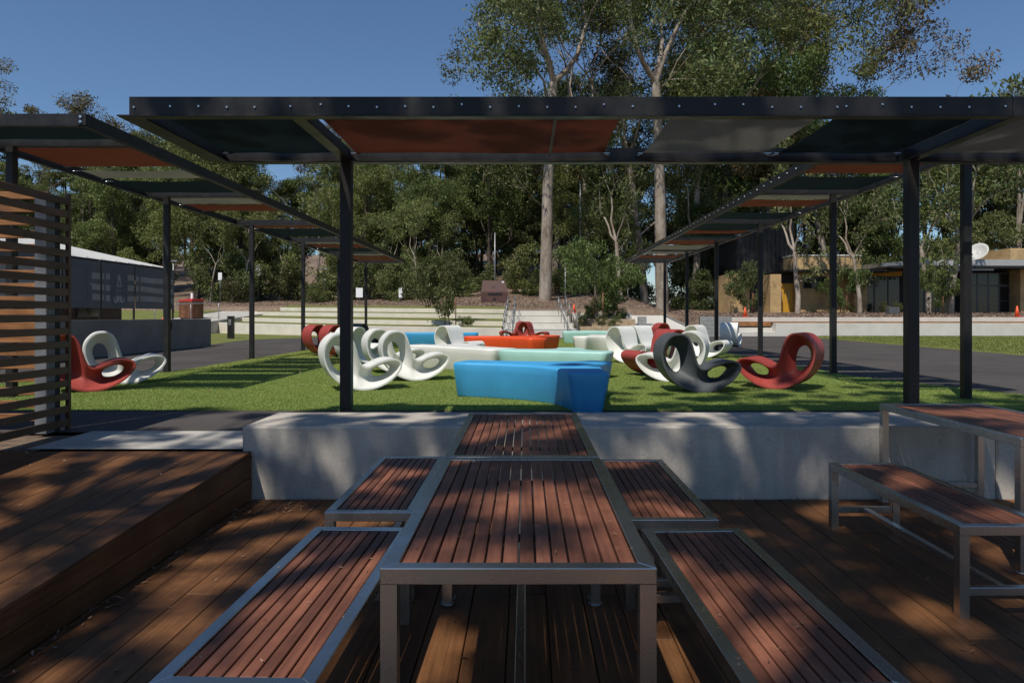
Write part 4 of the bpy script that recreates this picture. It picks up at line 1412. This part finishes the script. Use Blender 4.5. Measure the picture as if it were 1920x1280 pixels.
# glazed part
rbx('back_wall', 1626.5, 1920, 51.4, 52, 0.8, 4.3, 'black_void')
rbx('yellow_band', 1628, 1700, 50.6, 50.8, 3.95, 4.30, 'yellow_paint')
for a, b_ in ((1628, 1650), (1651, 1676), (1677, 1699), (1722, 1745), (1746, 1772), (1773, 1800)):
    wv = rbx('window', a, b_, 50.9, 50.96, 1.05, 3.94, 'alu_frame')
    rbx('pane', a + 1.2, b_ - 1.2, 50.88, 50.895, 1.15, 3.86, 'glass_dark', wv)
for a, b_ in ((1822, 1843), (1843.5, 1864), (1864.5, 1885), (1885.5, 1905)):
    dv = rbx('glass_door', a, b_, 50.7, 50.76, 1.02, 3.25, 'alu_frame')
    rbx('pane', a + 1.6, b_ - 1.6, 50.68, 50.695, 2.15, 3.17, 'glass_dark', dv)
    rbx('pane', a + 1.6, b_ - 1.6, 50.68, 50.695, 1.12, 2.09, 'glass_dark', dv)
    tv = rbx('transom', a, b_, 50.7, 50.76, 3.26, 4.2, 'alu_frame')
    rbx('pane', a + 1.2, b_ - 1.2, 50.68, 50.695, 3.34, 4.12, 'glass_dark', tv)
rbx('notice', 1826, 1833, 50.665, 50.675, 2.3, 2.9, 'yellow_paint')
rbx('roof_slab', 1640, 1960, 47.8, 57, 4.36, 4.52, 'charcoal_steel')
rbx('roof_fascia', 1700, 1903, 49.0, 57, 4.525, 5.05, 'roof_metal')
rbx('roof_box', 1642, 1699, 49.2, 56, 4.525, 4.85, 'galvanised')
rbx('brick_end', 1906, 1990, 49.6, 56, 0.8, 4.35, 'brick_sand')
rbx('brick_end', 1903.5, 1990, 50.5, 56, 4.53, 6.0, 'brick_sand')
rbx('awning', 1700, 1830, 48.1, 48.16, 4.2, 4.34, 'galvanised')
ds = empty('satellite_dish', (PX(1835, 52), 52, 5.06))
tag(ds, 'white satellite dish on the flat roof above the glass doors', 'dish')
w = MB()
vs, fs = [], []
ax = Vector((-0.75, -0.5, 0.55)).normalized(); a_ = ax.cross(Vector((0, 0, 1))).normalized(); b2 = ax.cross(a_)
for r_ in range(5):
    for k in range(16):
        t = 2 * math.pi * k / 16; rr = 0.78 * r_ / 4
        p = a_ * (math.cos(t) * rr) + b2 * (math.sin(t) * rr) + ax * (0.25 * (rr / 0.78) ** 2) + Vector((0, 0, 0.7))
        vs.append(p[:])
for r_ in range(4):
    for k in range(16):
        fs.append((r_ * 16 + k, r_ * 16 + (k + 1) % 16, (r_ + 1) * 16 + (k + 1) % 16, (r_ + 1) * 16 + k))
w.add(vs, fs, True)
o = w.build('reflector', 'paint_white', ds); o.modifiers.new('t', 'SOLIDIFY').thickness = 0.03
MB().tube([(0, 0, 0), (0.05, 0.03, 0.68)], 0.04, 8).build('mast', 'galvanised', ds)
MB().box(-0.35, 0.35, -0.25, 0.25, 0, 0.45, 0.03).build('body', 'plastic_dark', tag(empty('crate', (PX(1674, 45), 45, ground_z(PX(1674, 45), 45))), 'small dark crate on the mulch before the glazed building', 'crate'))

# ------------------------------------------------------------------ vegetation
def leaf_cloud(centres, radii, per, size, seed, droop=0.5, flat=0.75, aspect=0.34):
    r_ = np.random.RandomState(seed)
    centres = np.asarray(centres, float); radii = np.asarray(radii, float)
    n = len(centres) * per
    c = np.repeat(centres, per, 0)
    rad = np.repeat(radii, per)
    g = r_.normal(0, 1, (n, 3)); g /= np.linalg.norm(g, axis=1)[:, None]
    rr = rad * (0.25 + 0.75 * r_.rand(n) ** 0.6)
    p = c + g * rr[:, None] * np.array([1, 1, flat])
    d = r_.normal(0, 1, (n, 3)); d[:, 2] -= droop * 1.6
    d /= np.linalg.norm(d, axis=1)[:, None]
    s = np.cross(d, r_.normal(0, 1, (n, 3))); s /= np.linalg.norm(s, axis=1)[:, None]
    Ls = size * (0.6 + 0.8 * r_.rand(n))[:, None]
    W = Ls * aspect
    v = np.empty((n, 4, 3))
    v[:, 0] = p - d * Ls / 2; v[:, 1] = p + s * W / 2; v[:, 2] = p + d * Ls / 2; v[:, 3] = p - s * W / 2
    return v.reshape(-1, 3), np.arange(4 * n).reshape(n, 4)

def grow(rng, H, first, lean=0.05, depth=4, spread=0.6, r0=None, up=0.35, trunkseg=6, kink=0.05, twin=False):
    """skeleton of a gum tree: list of limbs (points, radii) and tips"""
    limbs, tips = [], []
    r0 = r0 or H * 0.0118
    def limb(p, d, length, r, dep):
        seg = trunkseg if dep == depth else 4
        pts, rad = [p.copy()], [r]
        q = p.copy(); dd = d.copy()
        end = r * (0.62 if dep == depth else 0.5)
        for i in range(seg):
            k = kink if dep == depth else 0.20
            dd = (dd + Vector((rng.gauss(0, k), rng.gauss(0, k), rng.gauss(0, k) + (0.02 if dep == depth else up * 0.22)))).normalized()
            q = q + dd * (length / seg)
            pts.append(q.copy()); rad.append(r + (end - r) * (i + 1) / seg)
        limbs.append((pts, rad, dep))
        if dep == 0:
            tips.append(q); return
        if dep <= 2: tips.append(q.copy())
        if dep == 1: tips.append(pts[2].copy())
        n = rng.choice([2, 3, 3]) if dep < depth else rng.choice([3, 3, 4])
        base = rng.uniform(0, 6.28)
        for k in range(n):
            az = base + k * 6.283 / n + rng.uniform(-.5, .5)
            tilt = spread * rng.uniform(0.55, 1.25)
            a = dd.cross(Vector((math.cos(az), math.sin(az), 0.3))).normalized()
            nd = (dd * math.cos(tilt) + a * math.sin(tilt)).normalized()
            ln = length * (rng.uniform(0.55, 0.8) if dep < depth else rng.uniform(0.42, 0.6) * (1 - first) / first * 0.9)
            limb(q, nd, ln, end * rng.uniform(0.6, 0.85), dep - 1)
        if dep == depth and rng.random() < 0.8:
            for f in (rng.uniform(0.62, 0.8), rng.uniform(0.8, 0.95)):
                i = int(f * seg)
                az = rng.uniform(0, 6.28)
                nd = Vector((math.cos(az), math.sin(az), 0.7)).normalized()
                limb(pts[i], nd, H * (1 - first) * 0.3, rad[i] * 0.4, dep - 2)
    limb(Vector((0, 0, -0.3)), Vector((rng.gauss(0, lean), rng.gauss(0, lean), 1)).normalized(), H * first, r0, depth)
    return limbs, tips

def gum_meshes(seed, H, first, leafmat_, barkmat, per=60, size=0.42, cr=1.0, spread=0.6, depth=4, minr=0.012, up=0.35, lean=0.05, kink=0.05, r0=None, flat=0.75, aspect=0.34, droop=0.5):
    rng = random.Random(seed)
    limbs, tips = grow(rng, H, first, lean, depth, spread, r0, up, kink=kink)
    mb = MB()
    for pts, rad, dep in limbs:
        mb.tube(pts, [max(minr, r_) for r_ in rad], 10 if dep == depth else (6 if dep >= depth - 1 else 4), cap=False)
    # root flare
    tm = mb.mesh('trunk'); tm.materials.append(M[barkmat])
    rad = [cr * H * 0.040 * rng.uniform(0.6, 1.35) for _ in tips]
    v, f = leaf_cloud([t[:] for t in tips], rad, per, size, seed, droop, flat, aspect)
    cm = npmesh('crown', v, f); cm.materials.append(M[leafmat_])
    cxy = v.mean(0)
    return tm, cm, math.atan2(cxy[1], cxy[0])

def bush_meshes(seed, H, Rr, low, leafmat_, barkmat, nclus=80, per=250, size=0.21, cr=0.17, lobes=6):
    """dense forest tree: clumped crown from near the ground up"""
    rng = random.Random(seed)
    cs, rs_ = [], []
    lob = []
    for _ in range(lobes):
        t = rng.uniform(0, 1)
        a = rng.uniform(0, 6.28)
        lob.append((Vector((math.cos(a) * Rr * 0.55 * (1 - 0.5 * t), math.sin(a) * Rr * 0.55 * (1 - 0.5 * t), H * (low + (0.88 - low) * t))), Rr * rng.uniform(0.4, 0.65)))
    lob.append((Vector((rng.uniform(-.2, .2) * Rr, rng.uniform(-.2, .2) * Rr, H * 0.86)), Rr * 0.42))
    for k in range(nclus):
        c, r_ = lob[k % len(lob)]
        g = Vector((rng.gauss(0, 1), rng.gauss(0, 1), rng.gauss(0, 1))).normalized()
        p = c + Vector((g.x * r_, g.y * r_, g.z * r_ * 0.85)) * rng.uniform(0.55, 1.0)
        p.z = max(p.z, H * low * 0.6)
        cs.append(p[:]); rs_.append(Rr * cr * rng.uniform(0.7, 1.5))
    mb = MB()
    bend = rng.uniform(-.3, .3)
    mb.tube([(0, 0, -0.4), (bend * 0.4, 0.1, H * 0.3), (bend, 0, H * 0.6), (bend * 0.6, 0.1, H * 0.85)], [H * 0.014, H * 0.011, H * 0.007, H * 0.003], 7, cap=False)
    for c, r_ in lob:
        z0 = c.z * rng.uniform(0.35, 0.6)
        mb.tube([(bend * z0 / (H * .6), 0, z0), (c.x * 0.5, c.y * 0.5, (z0 + c.z) / 2 + 0.2), c[:]], [H * 0.006, H * 0.004, H * 0.002], 5, cap=False)
    tm = mb.mesh('trunk'); tm.materials.append(M[barkmat])
    v, f = leaf_cloud(cs, rs_, per, size, seed, 0.4, 0.8, 0.42)
    cm = npmesh('crown', v, f); cm.materials.append(M[leafmat_])
    return tm, cm, nclus

def tree(name, meshes, x, y, z, label, group=None, rz=0.0, sc=1.0, cat='tree', sz=None):
    t = empty(name, (x, y, z), rz)
    t.scale = (sc, sc, sz or sc)
    tag(t, label, cat, group)
    link('trunk', meshes[0], t)
    link('crown', meshes[1], t)
    return t

GUM = [gum_meshes(101, 31, 0.55, 'leaf_gum', 'bark_pale', 140, 0.36, 1.15, 0.55, lean=0.004, kink=0.012, r0=0.5),
       gum_meshes(102, 30, 0.44, 'leaf_gum', 'bark_pale', 95, 0.36, 1.15, 0.58),
       gum_meshes(103, 28, 0.42, 'leaf_olive', 'bark_pale', 150, 0.35, 1.25, 0.60),
       gum_meshes(104, 26, 0.42, 'leaf_bronze', 'bark_pale', 160, 0.33, 1.25, 0.55),
       gum_meshes(105, 22, 0.40, 'leaf_green', 'bark_pale', 170, 0.32, 1.4, 0.55),
       gum_meshes(106, 12, 0.40, 'leaf_gum', 'bark_pale', 40, 0.34, 1.3, 0.60, depth=3, r0=0.2)]
BUSH = [bush_meshes(201, 13, 4.2, 0.22, 'leaf_olive', 'bark_dark'),
        bush_meshes(202, 15, 4.6, 0.18, 'leaf_olive', 'bark_dark', 84),
        bush_meshes(203, 11, 4.0, 0.15, 'leaf_green', 'bark_dark', 70),
        bush_meshes(204, 16, 3.8, 0.25, 'leaf_gum', 'bark_pale', 80),
        bush_meshes(205, 9, 3.6, 0.10, 'leaf_gum', 'bark_dark', 60)]

def feature(mi, px, y, label, rz, sc, group=None, name='gum_tree'):
    x = PX(px, y)
    # turn the heavier side of the crown towards or away from the court so the trunk stands under it
    ang = (R(90) if rz < 180 else R(-90)) - GUM[mi][2] + R((rz % 30) - 15)
    return tree(name, GUM[mi], x, y, ground_z(x, y), label, group, ang, sc)
feature(0, 1022, 52, 'very tall gum with a smooth straight pale trunk, centre of the picture', 40, 1.0)
feature(1, 1035, 64, 'tall gum with an open crown against the sky, leftmost of the tall group', 60, 1.0)
feature(2, 1105, 66, 'tall gum between the straight pale trunk and the leaning pair of trunks', 20, 1.12)
feature(0, 1242, 52, 'tall thick grey trunked gum rising behind the end of the right pergola', 200, 1.03)
feature(1, 1212, 58, 'tall leaning gum just left of the thick grey trunk', 300, 0.98)
feature(2, 1297, 60, 'slim tall gum right of the thick grey trunk', 250, 1.08)
feature(2, 925, 72, 'lower olive gum under the leftmost tall crown', 20, 0.62)
feature(3, 1170, 70, 'bronze tinted tall gum between the two thick trunks', 100, 1.28)
feature(2, 1480, 74, 'tall olive gum behind the broad bright green one', 330, 1.15)
feature(5, 1162, 50, 'small bare limbed gum forking low beside the end of the right pergola', 80, 1.0)
feature(1, 1345, 66, 'tall dense gum above the middle of the front pergola on the right', 75, 1.0)
feature(4, 1450, 60, 'broad bright green gum above the grey shade cloth', 10, 1.12)
feature(4, 1395, 72, 'tall green gum behind the broad bright green one', 130, 1.25)
feature(3, 1555, 62, 'bronze tinted gum standing apart against the sky at upper right', 60, 1.2)
feature(4, 1550, 66, 'green gum left of the bronze tinted one', 220, 0.92)
feature(5, 1495, 46, 'gum with peeling bark before the tan brick wall', 30, 0.95)
feature(5, 1742, 46, 'slender gum with a leaning trunk before the glazed building', 170, 0.98)
feature(5, 1782, 45, 'pale curving gum trunk right beside the slender leaning one', 290, 1.1)
feature(5, 1612, 47, 'gum with grey bark before the dark windows', 110, 0.85)

fr = random.Random(77)
MARKS = [(60, 'behind the slatted screen'), (150, 'above the left end of the mesh screen'), (230, 'above the printed ring on the mesh screen'), (315, 'behind the second left pergola post'),
         (390, 'left of the white narrow sign'), (473, 'behind the third left pergola post'), (520, 'left of the fourth left pergola post'), (569, 'behind the fourth left pergola post'), (610, 'behind the thin lamp poles'),
         (655, 'behind the front pergola post'), (700, 'right of the front pergola post'), (752, 'behind the right white notice'), (800, 'just left of the staked sapling'), (845, 'behind the staked sapling'),
         (928, 'behind the rust brown marker'), (975, 'behind the left stair handrail'), (1022, 'behind the straight pale trunk'), (1070, 'behind the right stair handrail'), (1122, 'behind the planter tree'),
         (1175, 'at the end of the right pergola'), (1242, 'behind the thick grey trunk'), (1297, 'behind the last right pergola posts'), (1345, 'left of the brick building'), (1430, 'behind the dark clad tower'),
         (1495, 'behind the gum with peeling bark'), (1562, 'behind the second right pergola post'), (1612, 'above the brick parapet'), (1707, 'behind the right front pergola post'), (1760, 'above the leaning pale trunks'),
         (1811, 'behind the first right pergola post'), (1850, 'behind the satellite dish'), (1910, 'at the right edge above the roofs')]
USED = set()
def place_label(kind, px, h):
    for k, (mp_, text) in enumerate(sorted(MARKS, key=lambda m_: abs(m_[0] - px))[:4]):
        for pre in ('', 'smaller ', 'taller ', 'darker '):
            if pre == 'darker ': continue
            l = pre + kind + ' ' + text
            if px < -30: l = kind + ' beyond the left edge of the view'
            elif px > 1950: l = kind + ' beyond the right edge of the view'
            if l not in USED or px < -30 or px > 1950:
                USED.add(l); return l
            if pre == '' and h is not None and h > 1.05: continue
    return kind + ' among its neighbours'
BK = ['round olive tree', 'broad olive tree', 'bright green bushy tree', 'upright grey green tree', 'low grey green tree']
def zone(n, px0, px1, y0, y1, protos, s0, s1, label, group, name='forest_tree'):
    row = 'back row ' if 'back row' in label else ''
    for k in range(n):
        px = px0 + (px1 - px0) * (k + fr.uniform(0.1, 0.9)) / n
        y = fr.uniform(y0, y1)
        x = PX(px, y)
        mi, pool = fr.choice(protos)
        s = fr.uniform(s0, s1)
        tree(name, BUSH[mi], x, y, ground_z(x, y), place_label(row + BK[mi], px, s), group, fr.uniform(0, 6.28), s, sz=s * fr.uniform(0.9, 1.12))
B = lambda *a: [(i, 'b') for i in a]
zone(15, -160, 470, 58, 70, B(0, 1, 3, 1, 0), 0.80, 1.05, 'dense olive tree of the forest edge behind the left pergola', 'forest edge trees on the left')
zone(3, -200, 60, 74, 86, B(0, 1, 3), 1.25, 1.5, 'back row', 'back row forest trees on the left')
zone(12, 70, 480, 76, 92, B(0, 1, 3), 0.98, 1.22, 'taller tree of the back row in the left forest', 'back row forest trees on the left')
zone(13, 430, 860, 60, 72, B(0, 1, 2, 3), 0.75, 1.1, 'mid green tree of the forest edge seen under the front pergola', 'forest edge trees in the middle')
zone(11, 640, 1010, 74, 88, B(0, 1, 3), 1.1, 1.35, 'darker tree of the back row in the middle forest', 'back row forest trees in the middle')
zone(11, 840, 1200, 60, 74, B(1, 2, 4, 0), 0.85, 1.2, 'dark green understorey tree below the tall gums', 'understorey trees below the tall gums')
zone(12, 860, 1480, 78, 95, B(0, 1, 3), 1.2, 1.5, 'shaded tree of the back row behind the tall gums', 'back row trees behind the tall gums')
zone(9, 1270, 1640, 60, 74, B(0, 2, 3, 4), 0.8, 1.15, 'bushy tree behind the tan brick building', 'bushy trees behind the brick building')
zone(12, 1560, 2120, 62, 84, B(0, 1, 2, 3), 1.05, 1.4, 'tree of the forest behind the flat roofs on the far right', 'forest trees on the far right')
feature(3, 20, 72, 'tall gum breaking the skyline at the far left edge', 30, 0.82)
feature(3, 560, 70, 'open crowned gum with sky showing through, seen under the front pergola', 200, 0.62)
feature(2, 350, 88, 'gum rising above the left pergola against the sky', 110, 0.60)

SLIM = gum_meshes(107, 10, 0.42, 'leaf_olive', 'bark_pale', 70, 0.24, 1.5, 0.5, depth=3, r0=0.11)
for k in range(13):
    px = 385 + 66 * k + fr.uniform(-22, 22)
    if abs(px - 1022) < 40 or abs(px - 928) < 48: continue
    y = fr.uniform(54, 60)
    x = PX(px, y)
    tree('slim_gum', SLIM, x, y, ground_z(x, y), place_label('slim pale trunked gum', px, None), 'slim gums along the forest edge', fr.uniform(0, 6.28), fr.uniform(0.7, 1.05))

# understorey shrubs on the bank
SHR = [bush_meshes(301, 2.2, 1.5, 0.10, 'leaf_shrub', 'bark_dark', 40, 70, 0.16, 0.26, 5), bush_meshes(302, 1.6, 1.3, 0.08, 'leaf_olive', 'bark_dark', 36, 70, 0.14, 0.28, 5),
       bush_meshes(303, 3.6, 2.0, 0.08, 'leaf_gum', 'bark_dark', 60, 80, 0.2, 0.24, 6)]
def shrubs(n, px0, px1, y0, y1, label, group, s0=0.8, s1=1.4):
    for k in range(n):
        px = px0 + (px1 - px0) * (k + fr.uniform(0.1, 0.9)) / n
        y = fr.uniform(y0, y1); x = PX(px, y)
        si = fr.randrange(3)
        tree('shrub', SHR[si], x, y, ground_z(x, y) - 0.1, place_label(['pale tufted', 'low olive', 'bushy grey green'][si] + (' shrub' if y < 60 else ' undergrowth plant'), px, None), group, fr.uniform(0, 6.28), fr.uniform(s0, s1), 'shrub')
shrubs(16, 380, 860, 53, 60, 'low rounded shrub on the mulch bank before the left forest', 'shrubs on the mulch bank')
shrubs(9, 860, 1230, 56, 64, 'shaded low shrub under the tall gums', 'shrubs under the tall gums')
shrubs(14, 60, 1000, 60, 70, 'bushy undergrowth plant at the foot of the forest', 'undergrowth along the forest foot', 0.8, 1.4)
shrubs(8, 1240, 1420, 52, 62, 'undergrowth shrub left of the brick building', 'undergrowth by the brick building', 0.7, 1.3)
for px, s, lb_ in ((1655, 0.32, 'low tufted plant left of the small dark crate'), (1685, 0.3, 'low tufted plant right of the small dark crate'), (1700, 0.34, 'low tufted plant beside the right front pergola post'), (1560, 0.28, 'low tufted plant under the high window of the brick wall'), (1590, 0.32, 'low tufted plant left of the grey barked gum')):
    x = PX(px, 48.2)
    tree('low_plant', SHR[0], x, 48.2, ground_z(x, 48.2), lb_, 'low plants along the building', fr.uniform(0, 6), s, 'plant')

# saplings
SAP = gum_meshes(401, 4.2, 0.30, 'leaf_green', 'bark_dark', 110, 0.18, 2.1, 0.55, depth=3, minr=0.008, r0=0.035, lean=0.02, aspect=0.3, flat=0.95, droop=0.9)
SAP2 = gum_meshes(402, 4.0, 0.28, 'leaf_gum', 'bark_dark', 110, 0.18, 2.2, 0.5, depth=3, minr=0.008, r0=0.035, lean=0.02, aspect=0.3, flat=0.95, droop=0.9)
def sapling(mesh_, px, y, z, sc, label, stakes):
    x = PX(px, y)
    t = tree('young_tree', mesh_, x, y, z, label, None, fr.uniform(0, 6), sc)
    for dx in stakes:
        o = MB().tube([(dx, 0, -0.1), (dx, 0, 1.5)], 0.03, 6).build('stake', 'bin_wood', t)
sapling(SAP2, 843, 35.2, 0.5, 1.02, 'young staked gum sapling on the terraces left of the steps', (-0.55, 0.4))
sapling(SAP, 1122, 36.5, 0.6, 1.12, 'young bushy gum in the planter right of the steps', (-0.35, 0.35))
sapling(SAP, 1135, 38.5, 0.8, 0.85, 'smaller gum behind the bushy one in the planter', (-0.3,))
sapling(SAP2, 1412, 47.5, 1.15, 0.95, 'staked sapling before the left brick pier', (-0.4, 0.4))
sapling(SAP, 1582, 47.5, 1.15, 0.85, 'staked sapling between the grey barked gum and the brick wall', (-0.4, 0.4))
sapling(SAP, 1755, 44.5, 1.05, 0.8, 'staked sapling between the two leaning pale trunks', (-0.6, 0.6))
PSH = ['leftmost low shrub on the lowest tier of the planter', 'left low shrub on the middle tier of the planter', 'biggest low shrub on the middle tier of the planter', 'rightmost low shrub on the middle tier of the planter',
       'middle low shrub on the lowest tier of the planter', 'rightmost low shrub on the lowest tier of the planter', 'right shrub on the top tier of the planter', 'left shrub on the top tier of the planter']
for k, (px, y, z, s) in enumerate(((1092, 35.0, 0.44, 0.30), (1108, 37.6, 0.78, 0.4), (1150, 37.4, 0.78, 0.42), (1166, 37.2, 0.78, 0.38), (1128, 34.6, 0.44, 0.3), (1152, 34.6, 0.44, 0.32), (1140, 40.8, 1.1, 0.5), (1112, 40.8, 1.1, 0.5))):
    tree('planter_shrub', SHR[k % 2], PX(px, y), y, z, PSH[k], 'shrubs in the stepped planter', fr.uniform(0, 6), s, 'shrub')
for k, px in enumerate((868, 880)):
    tree('grey_shrub', SHR[1], PX(px, 35.4), 35.4, 0.5, ['left small grey low shrub beside the staked sapling', 'right small grey low shrub beside the staked sapling'][k], 'grey shrubs by the sapling', fr.uniform(0, 6), 0.28, 'shrub')

pts = []
for _ in range(420):
    pts.append((rs.uniform(-6.5, 6.5), rs.uniform(7.9, 20), 0.018))
for _ in range(260):
    pts.append((rs.uniform(-12, 18), rs.uniform(6.5, 30), 0.004))
litter('turf_leaves', pts, 0.055, 'dead_leaf', 'scattered dry leaves lying on the turf and asphalt')
# mulch chips scattered on the banks
pts = []
for _ in range(26000):
    px = rs.uniform(330, 1300); y = rs.uniform(44.3, 58)
    x = PX(px, y)
    yy = y - 0.022 * min(0, max(x, -17)) ** 2 if x < 0 else y
    if yy < 44.3: continue
    pts.append((x, y, ground_z(x, y)))
for _ in range(15000):
    px = rs.uniform(1260, 1960); y = rs.uniform(36.2, 48.5)
    x = PX(px, y)
    if x < 9: continue
    pts.append((x, y, ground_z(x, y)))
litter('mulch_chips', pts, 0.16, 'mulch_chip', 'bark chips and fallen leaves strewn over the mulch banks')

# tall gums behind the viewer that dapple the deck
def shade_gum(name, gx, gy, rad, zc, n, seed, label, thr=0.0, bias=(1, 1)):
    """gx, gy: where the crown's shadow is centred on the ground"""
    k = zc / -SUN_TRAVEL.z
    cx, cy = gx - SUN_TRAVEL.x * k, gy - SUN_TRAVEL.y * k
    rg = random.Random(seed)
    cs, rr = [], []
    mb = MB()
    base = Vector((0, 0, -0.6))
    fork = Vector((0.3, -0.2, zc * 0.55))
    mb.tube([base, Vector((0.1, 0.1, zc * 0.25)), fork], [0.42, 0.34, 0.27], 12, cap=False)
    mains = []
    for i in range(6):
        a_ = i * 1.047 + rg.uniform(-.3, .3)
        q = fork + Vector((math.cos(a_) * rad * 0.5, math.sin(a_) * rad * 0.5, zc * 0.30))
        mid = fork.lerp(q, 0.5) + Vector((rg.uniform(-.4, .4), rg.uniform(-.4, .4), 0.4))
        mb.tube([fork, mid, q], [0.17, 0.12, 0.08], 7, cap=False)
        mains.append(q)
    from mathutils import noise as mnoise
    tries = 0
    while len(cs) < n and tries < n * 40:
        tries += 1
        a_ = rg.uniform(0, 6.283); r_ = rad * math.sqrt(rg.random())
        p = Vector((math.cos(a_) * r_ * bias[0], math.sin(a_) * r_ * bias[1], zc + rg.gauss(0, 1.2)))
        # crown shaped for its shadow: keep sprays that land in wanted shade
        q = p + SUN_TRAVEL * ((p.z) / -SUN_TRAVEL.z)
        nv = mnoise.noise((q.x * 1.55 + seed, q.y * 1.9, 3.3)) + 0.55 * mnoise.noise((q.x * 3.6, q.y * 4.2 + seed, 7.7))
        if nv < thr - 0.035 * max(0, q.x - 1.5) - (0.3 if q.x > 2.4 and q.y > 4.4 else 0) or q.x < -4.2 or (q.x < -1 and q.y > 6.6): continue
        m_ = min(mains, key=lambda g_: (g_ - p).length)
        mid = m_.lerp(p, 0.55) + Vector((rg.uniform(-.3, .3), rg.uniform(-.3, .3), 0.25))
        if len(cs) % 3 == 0: mb.tube([m_, mid, p], [0.045, 0.026, 0.010], 5, cap=False)
        cs.append(p[:]); rr.append(rg.uniform(0.14, 0.30))
    tm = mb.mesh('trunk'); tm.materials.append(M['bark_pale'])
    v, f = leaf_cloud(cs, rr, 95, 0.15, seed, 0.4, 0.6, 0.42)
    cm = npmesh('crown', v, f); cm.materials.append(M['leaf_gum'])
    return tree(name, (tm, cm), cx, cy, 0.0, label)
shade_gum('shade_gum', -2.0, 2.8, 4.8, 12.5, 380, 7, 'tall shade gum behind the viewer, dappling the left of the deck', 0.07)
shade_gum('shade_gum', 4.0, 4.6, 5.2, 13.0, 520, 8, 'tall shade gum behind the viewer, dappling the right of the deck', -0.03)
